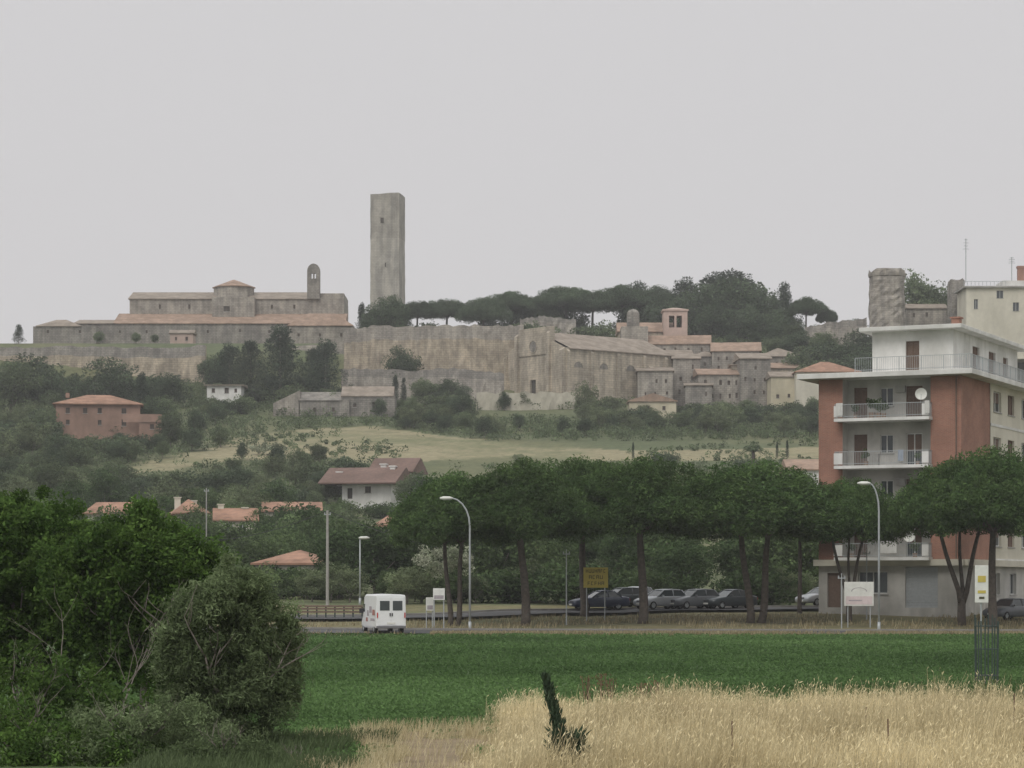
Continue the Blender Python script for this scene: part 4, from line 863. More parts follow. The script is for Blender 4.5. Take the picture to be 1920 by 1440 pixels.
def lettering(e,a,b_,zb,zt):
    mb=MB(); h=(zt-zb)/4.6; w_=b_-a; r=random.Random(5)
    for li in range(3):
        z0=zt-h*(1.2+li*1.4); n=[7,4,5][li]; cw=w_*[.84,.6,.7][li]/n; x=a+w_*[.08,.2,.15][li]
        for k in range(n):
            x0=x+cw*.15; x1=x+cw*.75; t=cw*.16; ty=r.randint(0,4); hh=h*.8; bt=h*.12
            mb.box(x0,x0+t,-.052,-.043,z0,z0+hh)
            if ty in (0,1,3): mb.box(x0+t,x1,-.052,-.043,z0+hh-bt,z0+hh)
            if ty in (1,2): mb.box(x0+t,x1,-.052,-.043,z0,z0+bt)
            if ty in (0,3,4): mb.box(x0+t,x1,-.052,-.043,z0+hh*.45,z0+hh*.45+bt)
            if ty in (0,4,2): mb.box(x1,x1+t,-.052,-.043,z0,z0+hh)
            x+=cw
    mb.obj('lettering','ink',e)
sign('roadside_sign','yellow sign board with three rows of dark lettering','sign',1117,176,1094,1140,1064,1102,'yellow_sign',[1100,1134],lettering)
def art(e,a,b_,zb,zt):
    mb=MB(); w_=b_-a; h=zt-zb; mb.box(a+w_*.05,b_-w_*.05,-.055,-.043,zb+h*.06,zb+h*.4,0); mb.box(a+w_*.15,a+w_*.6,-.062,-.056,zb+h*.2,zb+h*.25,1)
    n=20; c=((a+b_)/2,zb+h*.6); 
    for k in range(n):
        t0,t1=math.pi*k/n,math.pi*(k+1)/n
        mb.poly([(c[0]+r_*math.cos(t)*1.2,-.05,c[1]+r_*math.sin(t)*.6) for r_,t in ((w_*.2,t0),(w_*.2,t1),(w_*.225,t1),(w_*.225,t0))],1)
    mb.obj('poster_print',['pink_print','grey_print'],e)
sign('billboard','white and pink advertising billboard on two posts','billboard',1611,169,1583,1638,1091,1136,'sign_white',[1590,1632],art)
def art2(e,a,b_,zb,zt):
    mb=MB(); w_=b_-a; h=zt-zb; mb.box(a+w_*.2,b_-w_*.2,-.055,-.043,zb+h*.55,zb+h*.72,0); mb.box(a+w_*.2,b_-w_*.2,-.055,-.043,zb+h*.25,zb+h*.33,0); mb.box(a+w_*.3,b_-w_*.3,-.055,-.043,zb+h*.1,zb+h*.16,1); mb.obj('poster_print',['yellow_sign','ink'],e)
sign('banner_sign','tall narrow white sign with yellow emblem on post','sign',1840,120,1828,1853,1060,1130,'sign_white',[1840],art2)
def art3(e,a,b_,zb,zt):
    mb=MB(); w_=b_-a; h=zt-zb; mb.box(a+w_*.1,b_-w_*.1,-.055,-.043,zb+h*.1,zb+h*.4,0); mb.obj('poster_print',['grey_print'],e)
sign('notice_board','small white roadside notice board on posts','sign',822,166.5,812,834,1103,1125,'sign_white',[814,832],art3)
sign('notice_board','pale weathered roadside notice panel','sign',806,167.5,799,813,1120,1145,'sign_white',[800,812],art3,.4)
t0=(X(1850,78),78,0); e=thing('tree_guard','dark green metal tree guard with upright bars','tree guard',t0); mb=MB()
for k in range(10):
    a=2*math.pi*k/10; mb.tube([(.34*math.cos(a),.34*math.sin(a),-.1),(.36*math.cos(a),.36*math.sin(a),1.95+.1*(k%3))],.022,6)
mb.obj('upright_bars','metal_green',e); mb=MB()
for z in (.3,1.1,1.8): mb.tube([(.36*math.cos(2*math.pi*k/16),.36*math.sin(2*math.pi*k/16),z) for k in range(17)],.015,5)
mb.obj('hoop','metal_green',e)
for px,d,yt in ((1372,38,1352),(1665,38.5,1348),(1316,38,1392),(1622,46,1325),(1900,46,1300)):
    x=X(px,d); H=Z(yt,d); mb=MB(); mb.tube([(0,0,-.2),(.01,0,H*.5),(R.uniform(-.03,.03),0,H)],[.014,.012,.01],6)
    o=mb.obj('fence_stake','rust',None,loc=(x,d,0)); tag(o,'thin rusty iron stake standing in dry grass','stake','rusty stakes in the dry grass')

# ------------------------------------------------------------ scattered trees
EXC=[(385,455,705,738,548),(516,740,716,768,530),(105,305,733,808,468),(600,760,858,928,378),(893,1080,735,768,545),(945,1262,610,725,555),(1196,1530,640,748,555),(645,945,612,690,560),(0,380,650,680,570),
 (1180,1268,738,756,540),(480,585,1040,1052,222)]
def ok(px,d,h,wd,strict=.6):
    x=X(px,d); z=float(gz(x,d)); s=F/d; y1=HY-(z-CZ)*s; y0=y1-h*s; a,b_=px-wd*s/2,px+wd*s/2
    for q in EXC:
        if d<q[4] and b_>q[0]+3 and a<q[1]-3 and y1>q[2] and y0<q[3]: return False
    if inpoly(np.array(px),np.array(y1),DRY) and R.random()<.88: return False
    for f in (.35,.75):
        if inpoly(np.array(px),np.array(y1-h*s*f),DRY) and R.random()<strict: return False
    return True
def scatter(px0,px1,d0,d1,n,h0,h1,kinds,sep=.55,group=None,label=None,st=.65):
    pts=[];tr=0
    while len(pts)<n and tr<n*25:
        tr+=1; px=R.uniform(px0,px1); d=R.uniform(d0,d1); h=R.uniform(h0,h1); k=R.choice(kinds); wd=h*(.8 if k in('broad','light','dark') else 1.5 if k=='bush' else .25)
        x=X(px,d)
        if any((x-a)**2+(d-b_)**2<((wd+c)/2*sep)**2 for a,b_,c in pts): continue
        if not ok(px,d,h,wd,st if d>370 else 0): continue
        pts.append((x,d,wd)); place(k,px,d,h,wide=R.uniform(.9,1.35),group=group,label=label)
scatter(-40,430,475,568,38,4,8,['broad','dark','bush','light'])
scatter(380,660,535,575,14,3,6,['broad','bush','dark'])
scatter(-40,230,372,475,26,4,7.5,['broad','dark','light','bush'])
scatter(220,660,372,470,48,2.4,5.2,['broad','light','bush','dark'])
scatter(520,1560,500,548,66,2.8,5.5,['broad','bush','light','dark'],.4)
scatter(700,1560,484,515,24,3,5,['broad','light','dark'],.5)
scatter(560,1500,390,440,14,2,3.5,['bush','light'])
scatter(-40,640,262,365,54,4,7,['broad','dark','bush','light'],.45)
gl=('garden trees behind the road','leafy garden tree behind the road')
scatter(640,1560,214,250,34,5.5,8,['dark','broad','broad'],.42,*gl)
scatter(700,1560,255,330,14,6,8,['broad','dark'],.5,*gl)
scatter(370,660,205,225,14,2.5,4.2,['bush','light','broad'],.5,*gl)
scatter(690,1530,200,212,28,2.2,4.,['bush','light','broad'],.45,*gl)
scatter(0,640,225,262,24,4.5,6.3,['broad','dark'],.5)
for k,px,d,yt,w_ in [('conifer',525,560,605,1.1),('conifer',470,562,635,1.),('conifer',430,560,640,1.1),('conifer',610,556,632,1.1),('conifer',590,560,650,1.1),('dark',405,565,655,.9),('cypress',265,520,695,1.2),('cypress',741,556,703,1.),('cypress',757,556,706,1.),
  ('cypress',678,612,565,1.),('dark',755,566,640,.8),('conifer',35,600,607,1.),('broad',185,600,620,1.2),('broad',255,600,622,1.1),('broad',290,602,625,1.1),('cypress',1457,440,828,.8),('cypress',1476,440,824,.8),('cypress',1187,440,828,.7),('dark',210,540,668,1.3),('dark',60,540,660,1.3),('broad',20,530,670,1.2),('dark',100,535,690,1.2),
  ('light',1345,500,750,1.3),('light',1100,530,712,.7),('dark',870,520,738,1.1),('broad',800,552,705,1.3),('dark',840,553,708,1.3),('bush',395,538,742,1.),('bush',425,536,744,1.),('bush',455,538,738,1.),
  ('bush',120,460,808,1.2),('bush',165,458,812,1.2),('bush',215,458,810,1.2),('bush',265,460,808,1.1),('broad',320,468,770,1.),('broad',85,468,765,1.),('dark',285,478,745,.9),
  ('bush',1490,548,748,1.2),('bush',1440,548,752,1.2),('broad',1400,545,745,1.2),('broad',1360,542,748,1.2),('bush',1300,545,752,1.3),('light',1150,540,742,1.),('broad',1530,545,740,1.2),
  ('broad',590,374,915,.9),('broad',770,374,885,1.1),('bush',640,366,932,1.1),('bush',720,366,935,1.1),('dark',800,372,880,1.),('broad',165,262,946,1.2),('dark',225,262,942,1.2),('broad',530,264,956,1.2),('dark',575,266,952,1.2),('broad',440,262,970,1.2),('broad',480,262,962,1.2),('dark',360,262,960,1.1),('broad',325,260,962,1.1),('broad',400,262,964,1.1),('broad',730,280,978,1.1),('broad',610,262,960,1.),('dark',495,258,975,1.),
  ('bush',490,217,1066,1.),('bush',530,216,1064,1.),('broad',575,218,1056,.9),('bush',605,215,1070,1.)]:
    place(k,px,d,ytop=yt,wide=w_)
hp=dict(label='umbrella pine on the hilltop skyline',group='umbrella pines on the hilltop',far=True)
for px,d,yt,v,w_ in [(783,650,560,4,1.0),(838,655,556,4,1.05),(905,640,552,3,1.0),(958,652,541,4,1.15),(1012,655,549,3,.95),(1062,652,531,4,1.2),(1112,650,540,4,1.05),(1168,655,528,4,1.1),(1230,668,532,0,1.15),(1512,640,552,4,.85),(1550,642,574,4,.6)]:
    pine(px,d,yt,v,w_,R.uniform(0,6),**hp)
for k,px,d,yt,w_ in [('dark',722,606,552,.85),('dark',742,604,546,.7),('dark',700,606,565,.8),('dark',757,606,570,.6),('dark',688,600,592,1.),('conifer',1196,675,523,.8),('conifer',1285,660,516,1.),('conifer',1340,665,506,1.2),('conifer',1372,668,502,1.3),('conifer',1395,665,510,1.2),
  ('dark',1320,655,518,1.3),('dark',1360,650,520,1.3),('dark',1410,655,522,1.1),('dark',1440,650,534,1.),('conifer',1470,648,525,.6),('dark',1290,650,545,1.2),('dark',1475,640,570,.9),('dark',1250,645,558,1.1),
  ('dark',1340,628,565,1.2),('dark',1390,625,568,1.2),('dark',1440,622,578,1.2),('broad',1490,620,598,1.3),('broad',1530,618,606,1.3),('dark',1570,610,602,1.3),('dark',1600,610,596,1.3),('broad',1545,595,618,1.4),('dark',1500,600,616,1.3),
  ('broad',1520,580,645,1.3),('dark',1555,578,640,1.4),('dark',1590,578,638,1.4),('broad',1540,565,665,1.3),('dark',1580,565,668,1.3),('dark',1610,570,650,1.3),('dark',1475,598,632,1.2),('broad',1450,600,628,1.2),('dark',1620,590,615,1.2),
  ('dark',915,648,580,1.),('dark',960,650,578,1.),('dark',1035,650,580,1.1),('dark',1075,652,572,1.),('dark',1210,650,556,1.2),('dark',1185,652,566,1.1),('bush',800,625,600,1.2),('bush',1000,625,598,1.2),('bush',1120,625,598,1.2),
  ('broad',1715,610,503,.8),('broad',1740,612,510,.9),('broad',1765,612,530,.9),('dark',1790,610,545,.9),('dark',1450,608,608,1.1),('dark',1415,606,620,1.1),('dark',1370,606,625,1.1),('dark',1330,606,628,1.)]:
    place(k,px,d,ytop=yt,wide=w_,group='trees on the hilltop',label='dark leafy tree on the hilltop')
def scrub(px0,px1,d0,d1,n,thr,seed,hmax=1.6,rs=1.):
    C=[];Rd=[]
    for i in range(n):
        px=R.uniform(px0,px1); d=R.uniform(d0,d1); x=X(px,d); m_=float(snoise(x,d,.05,seed))
        if m_<thr+R.uniform(-.15,.15): continue
        r=R.uniform(.7,1.5)*rs; ex=R.uniform(0,max(.1,hmax*(m_-thr)))
        if not ok(px,d,2*r+ex,2*r,.75): continue
        z=float(gz(x,d)); C.append((x,d,z+r*.5+ex)); Rd.append(r)
        if ex>.8: C.append((x+R.uniform(-.6,.6),d+R.uniform(-.6,.6),z+r*.4)); Rd.append(r)
    return C,Rd
C=[];Rd=[]
for a in ((-60,660,475,572,900,-.45,51),(-60,230,372,475,400,-.45,51),(210,660,372,475,700,-.3,58,1.,.9),(520,1600,478,556,1900,-.5,52),(560,1560,385,436,500,-.2,53),(-60,660,258,372,800,-.5,54),(1300,1640,597,640,350,-.8,55),(1500,1640,556,600,250,-.8,56)):
    c_,r_=scrub(*a); C+=c_; Rd+=r_
# thickets straggling over the dry slope
for i in range(1100):
    px=R.uniform(210,1540); d=R.uniform(420,498); x=X(px,d); m_=float(snoise(x,d,.10,66))+.5*float(snoise(x,d,.4,67))
    if m_<(.22 if px<760 else .42): continue
    r=R.uniform(.35,1.15); C.append((x,d,float(gz(x,d))+r*.45)); Rd.append(r)
Vv,sh=clump_crown(np.array(C),np.array(Rd),42,.40,.55,.8,False,.6,.5)
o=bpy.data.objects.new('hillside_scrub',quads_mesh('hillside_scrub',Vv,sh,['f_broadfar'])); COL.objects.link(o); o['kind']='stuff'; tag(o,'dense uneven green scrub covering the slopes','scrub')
c=blob_centers(60,2.3,2.,1.3,1.8,.4); Vv,sh=clump_crown(c,rng.uniform(.4,.7,60),80,.2)
o=bpy.data.objects.new('flowering_shrub',quads_mesh('flowering_shrub',Vv,sh,['f_flower'])); COL.objects.link(o); x=X(832,199); o.location=(x,199,float(gz(x,199))+1.7); tag(o,'pale flowering shrub beneath the pines','bush')
c=blob_centers(50,4.5,2.,.9,.9,.4); Vv,sh=clump_crown(c,rng.uniform(.4,.7,50),50,.25)
o=bpy.data.objects.new('flowering_shrub',quads_mesh('flowering_shrub',Vv,sh,['f_flower'])); COL.objects.link(o); x=X(500,455); o.location=(x,455,float(gz(x,455))+.2); tag(o,'spreading pale blossoming shrub on the dry slope','bush')
x=X(1412,425); z=float(gz(x,425)); H=Z(845,425)-z; e=thing('palm_tree','palm tree with arching fronds behind the pines','tree',(x,425,z)); mb=MB(); mb.tube([(0,0,-.4),(.1,0,H/2),(0,0,H)],[.35,.28,.25],8); mb.obj('trunk','bark',e)
C=[];O=[]
for k in range(34):
    a=R.uniform(0,6.28); el=R.uniform(.1,1.3)
    for j in range(14):
        s=j/13*2.8; r_=s*math.cos(el); zz=s*math.sin(el)-.22*s*s; tx=-math.sin(a); ty=math.cos(a)
        for sg in (-1,1): C.append((r_*math.cos(a),r_*math.sin(a),H+zz)); O.append((sg*tx+math.cos(a)*.6,sg*ty+math.sin(a)*.6,-.5))
C=np.array(C);O=np.array(O); Vv=leaf_quads(C,np.full(len(C),.6),O,.1,.16,True); o=bpy.data.objects.new('crown',quads_mesh('crown',Vv,np.stack([rng.uniform(.7,1.2,len(C)),rng.uniform(0,1,len(C))],1),['f_palm'])); COL.objects.link(o); o.parent=e

# ------------------------------------------------------------ near trees
def near_tree(name,label,px,d,fn,fol,bark,trunk):
    e=thing(name,label,'tree' if name!='shrub' else 'bush',(X(px,d),d,0)); V,sh=fn(); o=bpy.data.objects.new('crown',quads_mesh('crown',V,sh,[fol])); COL.objects.link(o); o.parent=e
    mb=MB(); trunk(mb); mb.obj('trunk',bark,e,True); return e
def limb(mb,p,dirv,l,r,lev,n=3):
    q=Vector(p); P=[q.copy()]; dv=Vector(dirv).normalized()
    for k in range(4): dv=(dv+Vector((R.uniform(-.25,.25),R.uniform(-.25,.25),R.uniform(-.1,.22)))).normalized(); q=q+dv*l/4; P.append(q.copy())
    mb.tube(P,[r*(1-.18*k) for k in range(5)],6 if lev<2 else 5)
    if lev<3:
        for k in range(n): 
            b_=P[R.choice([2,3,4])]; nd=(dv+Vector((R.uniform(-1,1),R.uniform(-.8,.8),R.uniform(-.2,.7)))).normalized(); limb(mb,b_,nd,l*R.uniform(.5,.75),r*.42,lev+1,n)
def crownfn(lobes,K,per,ls,asp,shell=.3,rmin=.16,rmax=.42):
    def f():
        cs=[];rs=[]
        for (cx,cy,cz,rx,ry,rz,w_) in lobes:
            n=int(K*w_); u=unit(n); r=rng.uniform(.3,1.,n)**.5; cs.append(u*r[:,None]*np.array([rx,ry,rz])*rng.uniform(.85,1.2,n)[:,None]+np.array([cx,cy,cz])); rs.append(rng.uniform(rmin,rmax,n))
        return clump_crown(np.concatenate(cs),np.concatenate(rs),per,ls,asp,.9,False,.5,shell)
    return f
def tk(h,r,n=4,l=2.):
    def f(mb):
        mb.tube([(0,0,-.2),(.05,0,h*.6),(0,.05,h)],[r,r*.85,r*.7],9)
        for k in range(n): a=2*math.pi*k/n+.5; limb(mb,(0,0,h*.9),(math.cos(a),math.sin(a),.9),l,r*.5,1)
    return f
near_tree('tree','large dense green tree with uneven crown beside the field',70,60,crownfn([(-.2,0,3.9,1.7,1.6,1.3,.4),(1.1,0,2.9,1.6,1.5,1.3,.4),(-1.8,0,2.6,1.7,1.5,1.5,.35),(.2,.3,1.6,2.6,1.6,1.2,.35)],640,135,.11,.5),'f_near','bark_grey',tk(1.6,.14,4,1.6))
near_tree('tree','leafy green tree with ragged crown beside the field',268,57,crownfn([(0,0,3.6,1.15,1.2,1.2,.35),(.85,0,3.1,1.0,1.,1.1,.3),(-1.,.2,3.0,1.2,1.2,1.3,.35),(.1,.3,1.7,1.4,1.2,1.,.25)],520,125,.105,.5),'f_near','bark_grey',tk(1.5,.12,4,1.5))
near_tree('olive_tree','loose bushy grey-green olive tree at the field edge',432,46,crownfn([(.1,0,2.85,.6,.7,.6,.17),(-.35,0,2.4,.7,.7,.7,.2),(.65,0,2.2,.6,.7,.6,.16),(-.75,0,1.8,.55,.7,.75,.18),(.35,0,1.5,.75,.8,.8,.24),(.9,0,1.3,.4,.5,.5,.08),(-.1,0,.8,1.2,.9,.8,.34),(-.7,-.2,.1,1.3,.8,.7,.3)],400,165,.095,.24,.1,.12,.34),'f_olive','bark_grey',tk(.9,.1,5,1.2))
near_tree('shrub','dark tangled undergrowth bush below the tree',60,50,crownfn([(-.2,0,.6,1.8,1.3,1.,.5),(1.4,0,.2,1.2,1.,.8,.4)],330,90,.1,.5),'f_near','bark_grey',tk(.3,.06,5,1.))
near_tree('shrub','tangled dark green bush at the field corner',30,43.5,crownfn([(-.4,0,.2,1.4,1.,.85,.5),(1.3,0,.1,1.3,.9,.45,.4)],300,90,.085,.45,.2,.1,.35),'f_near','bark_grey',tk(.2,.05,5,.7))
near_tree('shrub','loose grey-green bush under the olive tree',250,43.5,crownfn([(-.6,0,.25,1.0,.9,.7,.4),(.7,0,.3,1.1,.9,.75,.5)],320,100,.08,.28,.1,.1,.34),'f_olive','bark_grey',tk(.2,.05,5,.7))
near_tree('shrub','low leafy green bush at the field corner',420,42.5,crownfn([(-.3,0,.05,.8,.7,.5,.5),(.4,0,0,.7,.7,.38,.4)],220,100,.075,.3,.2,.1,.3),'f_weed','bark_grey',tk(.15,.04,4,.4))
near_tree('shrub','patch of leafy green weeds at the field edge',550,42.2,crownfn([(-.3,0,-.1,.6,.6,.32,.5),(.4,0,-.12,.6,.6,.25,.4)],120,80,.07,.3,.2,.08,.25),'f_weed','bark_grey',tk(.1,.03,3,.25))
e=thing('dead_tree','leafless grey branches of a dead shrub','dead tree',(X(190,50.5),50.5,0)); mb=MB()
for dx,h_,tx in ((-.1,1.6,-.5),(.1,1.8,.35),(.25,1.3,.9)):
    limb(mb,(dx,0,.3),(tx,R.uniform(-.2,.2),1.2),h_*1.0,.022,1,3)
mb.tube([(0,0,-.1),(0,0,.5)],[.09,.06],8); mb.obj('branches','deadwood',e)
dp=37.; x=X(1045,dp); e=thing('thistle_plant','tall spiky grey-green plant rising from dry grass','plant',(x,dp,0)); mb=MB()
mb.tube([(.16,0,-.1),(.05,0,.8),(-.17,0,1.72)],[.03,.022,.01],6); mb.obj('stem','f_thistle',e)
n=3000; tt=rng.uniform(0,1,n); bx=np.interp(tt,[0,.5,1],[.16,.04,-.18]); wd=.10*(1-tt)**.5+.02; C=np.stack([bx+rng.normal(0,1,n)*wd*.45,rng.normal(0,1,n)*wd*.45,tt*1.68],1); O=np.stack([rng.normal(0,.35,n),rng.normal(0,.35,n),np.ones(n)],1); V1=leaf_quads(C,rng.uniform(.07,.14,n),O,.15,.25,True)
n2=420; a=rng.uniform(0,6.28,n2); C2=np.stack([.15+np.cos(a)*.08,np.sin(a)*.08,rng.uniform(.2,.75,n2)],1); O2=np.stack([np.cos(a)*.9,np.sin(a)*.9,rng.uniform(.5,1.6,n2)],1); V2=leaf_quads(C2,rng.uniform(.22,.42,n2),O2,.15,.13,True)
VV=np.concatenate([V1,V2]); o=bpy.data.objects.new('leaves',quads_mesh('leaves',VV,np.stack([rng.uniform(.6,1.2,len(VV)),rng.uniform(0,1,len(VV))],1),['f_thistle'])); COL.objects.link(o); o.parent=e
for px,d,h_ in ((1100,59,.9),(1128,58.5,1.0),(1146,59,.85),(1205,59,.75),(1228,59,.8)):
    x=X(px,d); n=140; C=np.stack([rng.normal(0,.08,n),rng.normal(0,.08,n),rng.uniform(.35,1,n)*h_],1); O=np.stack([rng.normal(0,.5,n),rng.normal(0,.5,n),np.ones(n)],1); Vq=leaf_quads(C,rng.uniform(.04,.09,n),O,.3,.3,True); mb=MB()
    for k in range(4): mb.tube([(0,0,0),(R.uniform(-.14,.14),R.uniform(-.1,.1),h_)],.008,5)
    me=quads_mesh('dock_plant',Vq,np.stack([rng.uniform(.7,1.2,n),rng.uniform(0,1,n)],1),['f_rusty','rust'],mb); o=bpy.data.objects.new('dock_plant',me); COL.objects.link(o); o.location=(x,d,0); tag(o,'rust-brown dry seed-head plant at the field edge','plant','dry dock plants at the field edge')

# ------------------------------------------------------------ ground cover
def blades(n,x,y,h,w_,lean,shade=None):
    a=rng.uniform(0,6.28,n); wx=np.cos(a)*w_; wy=np.sin(a)*w_; la=rng.normal(.3,1.3,n); ll=rng.uniform(0,lean,n)*h; z0=gz(x,y)
    tx=x+np.cos(la)*ll; ty=y+np.sin(la)*ll
    V=np.stack([np.stack([x-wx,y-wy,z0],1),np.stack([x+wx,y+wy,z0],1),np.stack([tx+wx*.4,ty+wy*.4,z0+h],1),np.stack([tx-wx*.4,ty-wy*.4,z0+h],1)],1)
    sh=np.stack([rng.uniform(.7,1.15,n),rng.uniform(0,1,n)],1) if shade is None else shade
    return V,sh,np.stack([tx,ty,z0+h],1)
nt_=5200; ty_=rng.uniform(34.5,62,nt_); tx_=-1.6+rng.uniform(0,1,nt_)*(ty_*.215+1.6)
edge=-.35+.65*snoise(tx_,ty_,.9,21)+.45*snoise(tx_,ty_,3.1,22)-np.clip((41-ty_)*.12,0,.8)
back=59.+1.8*snoise(tx_,ty_,.7,23)
dens=np.clip(.7+.7*snoise(tx_,ty_,.8,29),.08,1)
k=(tx_>edge)&(ty_<back)&(rng.random(nt_)<dens); tx_=tx_[k]; ty_=ty_[k]
th_=np.clip((.54+.32*snoise(tx_,ty_,.55,24)+.2*snoise(tx_,ty_,2.2,26))*rng.uniform(.65,1.4,len(tx_)),.1,1.2)
th_*=np.clip(.35+(tx_+.9)*.55,.4,1)
per=36; idx=np.repeat(np.arange(len(tx_)),per); n=len(idx)
x=tx_[idx]+rng.normal(0,.11,n); y=ty_[idx]+rng.normal(0,.11,n); hh=th_[idx]*rng.uniform(.45,1.2,n); pt=np.clip(.5+.6*snoise(x,y,.7,25),0,1); cs=rng.uniform(.72,1.15,len(tx_))[idx]
V1,s1,tip=blades(n,x,y,hh,.0055,.6,np.stack([rng.uniform(.75,1.15,n)*(.75+.38*pt)*cs,rng.uniform(0,1,n)*.5+.5*pt],1))
sel=rng.random(n)<.4; tp=tip[sel]; O=np.stack([rng.normal(.3,.7,len(tp)),rng.normal(0,.6,len(tp)),np.ones(len(tp))],1); V2=leaf_quads(tp,rng.uniform(.04,.11,len(tp)),O,.2,.18,True); s2=np.stack([rng.uniform(.9,1.2,len(tp)),rng.uniform(.4,1,len(tp))],1)
n=30000; y=rng.uniform(38,55,n); x=rng.uniform(-4.2,.6,n); dd=dirt(x,y); k=((np.abs(dd-.1)<.45)&(snoise(x,y,2.5,26)>-.2)&(y<55))|((dd>0)&(rng.random(n)<.07))|((y<41.6)&(x>-3.4)&(snoise(x,y,2.,27)>.25)); x=x[k];y=y[k]; V3,s3,_=blades(len(x),x,y,rng.uniform(.06,.32,len(x)),.005,.8); s3[:,0]*=.85
n=16000; y=rng.uniform(156,184,n); x=rng.uniform(-25,45,n); k=(snoise(x,y,.5,28)>-.1); x=x[k];y=y[k]
n=22000; y2=rng.uniform(155.2,158,n); x2=rng.uniform(-5,36,n); k=snoise(x2,y2,.4,61)>-.6; x=np.concatenate([x,x2[k]]); y=np.concatenate([y,y2[k]])
def dmin(c): cp=np.array(c); return np.min(np.hypot(x[:,None]-cp[None,:,0],y[:,None]-cp[None,:,1]),axis=1)
k=(dmin(cl)>3.3)&(dmin(cl2)>3.0); x=x[k];y=y[k]
V4,s4,_=blades(len(x),x,y,rng.uniform(.08,.34,len(x)),.03,.5); s4[:,0]*=.52
o=bpy.data.objects.new('dry_grass',quads_mesh('dry_grass',np.concatenate([V1,V2,V3,V4]),np.concatenate([s1,s2,s3,s4]),['f_straw'])); COL.objects.link(o); o['kind']='stuff'; tag(o,'tall straw-coloured dry grass at the field edge','grass')
n=9000; y=rng.uniform(37,60,n); x=rng.uniform(-1,12,n); k=(snoise(x,y,.8,41)>.42)&(rng.random(n)<.6); x=x[k];y=y[k]
n=34000; y2=rng.uniform(37.5,49,n); x2=rng.uniform(-6,-1.6,n); k=(snoise(x2,y2,1.2,62)>-.4)&(x2<-2.6+.7*snoise(x2,y2,1,63)); x=np.concatenate([x,x2[k]]); y=np.concatenate([y,y2[k]])
V5,s5,_=blades(len(x),x,y,rng.uniform(.06,.34,len(x)),.010,.9)
o=bpy.data.objects.new('green_weeds',quads_mesh('green_weeds',V5,s5,['f_weed'])); COL.objects.link(o); o['kind']='stuff'; tag(o,'green weeds growing between the dry grass','weeds')
n=280000; u=rng.uniform(0,1,n); y=43*(156.3/43)**u; x=rng.uniform(-.16,.215,n)*y
k=~((x>-.3)&(y<58.3))&~((dirt(x,y)>-.05)&(y<60))&~((x<-2.4)&(y<46)&(rng.random(n)<.4)); x=x[k];y=y[k]; n=len(x)
C=np.stack([x,y,rng.uniform(.03,.16,n)+.05*snoise(x,y,.6,31)],1); O=np.tile(np.array([[0,0,1.]]),(n,1)); V1=leaf_quads(C,rng.uniform(.045,.085,n)*(.6+y/90),O,.7,.6); pt=np.clip(snoise(x,y,.15,32)*.7+.5+.3*snoise(x,y,1.2,33),0,1)
s1=np.stack([rng.uniform(.8,1.15,n)*(.8+.4*pt),np.clip(rng.uniform(0,1,n)*.4+.6*pt,0,1)],1)
o=bpy.data.objects.new('crop_plants',quads_mesh('crop_plants',V1,s1,['f_crop'])); COL.objects.link(o); o['kind']='stuff'; tag(o,'low green forage crop covering the field','crop')

# ------------------------------------------------------------ haze: thin real volume that the whole place (and camera) stands in
mb=MB(); mb.box(-900,900,-120,1250,-6,320)
me=bpy.data.meshes.new('sky_haze'); me.from_pydata(mb.v,[],mb.f); hm=bpy.data.materials.new('thin_haze'); hm.use_nodes=True; nt=hm.node_tree; nt.nodes.clear()
oo=nt.nodes.new('ShaderNodeOutputMaterial'); vs=nt.nodes.new('ShaderNodeVolumeScatter'); vs.inputs['Color'].default_value=(.985,.985,1,1); vs.inputs['Density'].default_value=.00023; vs.inputs['Anisotropy'].default_value=.1; nt.links.new(vs.outputs[0],oo.inputs['Volume'])
me.materials.append(hm); o=bpy.data.objects.new('sky_haze',me); COL.objects.link(o); o['kind']='structure'

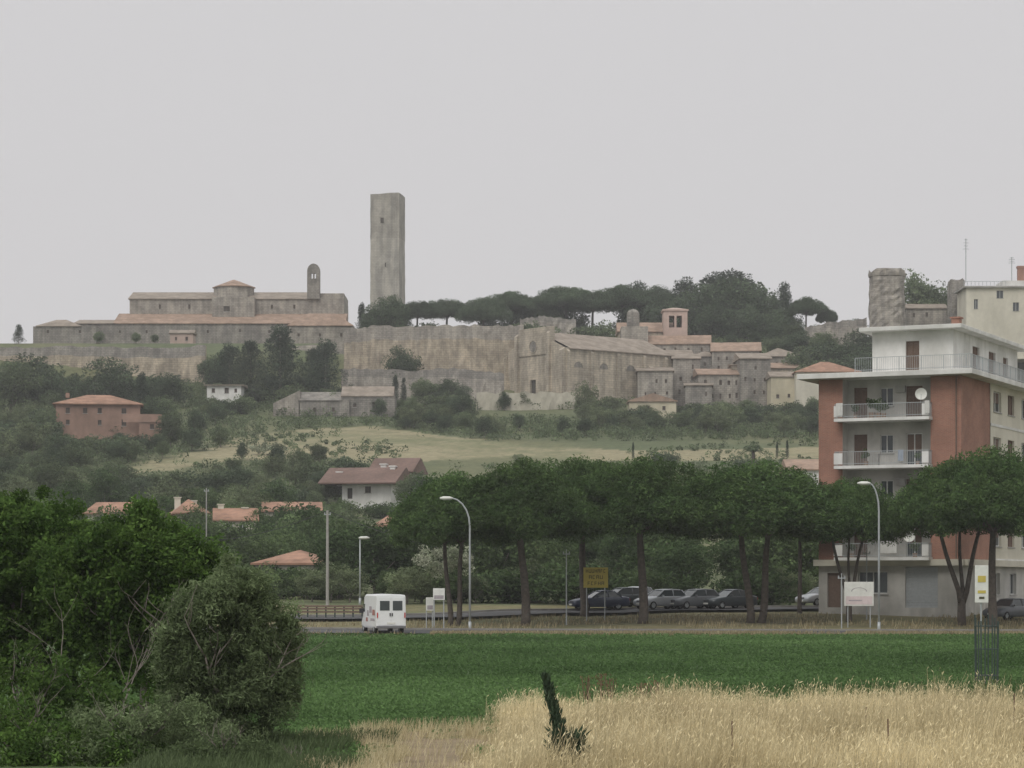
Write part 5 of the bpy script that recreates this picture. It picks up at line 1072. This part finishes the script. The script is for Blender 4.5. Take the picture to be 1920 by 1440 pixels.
# ------------------------------------------------------------ world, sun, camera
w=bpy.data.worlds.new('World'); sc.world=w; w.use_nodes=True; N=w.node_tree.nodes; L=w.node_tree.links; bg=N['Background']
sky=N.new('ShaderNodeTexSky'); sky.sky_type='NISHITA'; sky.sun_disc=False; sky.sun_elevation=math.radians(48); sky.sun_rotation=math.radians(205); sky.dust_density=4; sky.air_density=1.5
hs=N.new('ShaderNodeHueSaturation'); hs.inputs['Saturation'].default_value=.1; L.new(sky.outputs[0],hs.inputs['Color'])
tc=N.new('ShaderNodeTexCoord'); sp=N.new('ShaderNodeSeparateXYZ'); L.new(tc.outputs['Generated'],sp.inputs[0])
rp=N.new('ShaderNodeValToRGB'); rp.color_ramp.elements[0].position=0; rp.color_ramp.elements[0].color=(.615,.60,.61,1); rp.color_ramp.elements[1].position=1; rp.color_ramp.elements[1].color=(1.,1.,1.,1)
e_=rp.color_ramp.elements.new(.25); e_.color=(.625,.615,.63,1)
e_=rp.color_ramp.elements.new(.45); e_.color=(.86,.86,.865,1)
L.new(sp.outputs[2],rp.inputs['Fac'])
sl=N.new('ShaderNodeVectorMath'); sl.operation='SCALE'; sl.inputs['Scale'].default_value=11.; L.new(rp.outputs['Color'],sl.inputs[0])
mx=N.new('ShaderNodeMixRGB'); mx.inputs[0].default_value=.95; L.new(hs.outputs[0],mx.inputs[1]); L.new(sl.outputs[0],mx.inputs[2]); L.new(mx.outputs[0],bg.inputs[0]); bg.inputs[1].default_value=.1
sd=bpy.data.lights.new('sun','SUN'); sd.energy=1.35; sd.angle=math.radians(30); sd.color=(1,.97,.91); so_=bpy.data.objects.new('sun',sd); COL.objects.link(so_)
dirv=Vector((-math.sin(math.radians(25))*math.cos(math.radians(48)),-math.cos(math.radians(25))*math.cos(math.radians(48)),math.sin(math.radians(48))))
so_.rotation_euler=dirv.to_track_quat('Z','Y').to_euler(); so_.location=(0,0,80)
cd=bpy.data.cameras.new('camera'); cd.lens=90; cd.sensor_width=36; cd.shift_y=380/1920; cd.clip_start=.5; cd.clip_end=12000
co=bpy.data.objects.new('camera',cd); COL.objects.link(co); co.location=(0,0,CZ); co.rotation_euler=(math.radians(90),0,0); sc.camera=co
sc.view_settings.view_transform='Standard'; sc.view_settings.look='None'; sc.view_settings.exposure=0
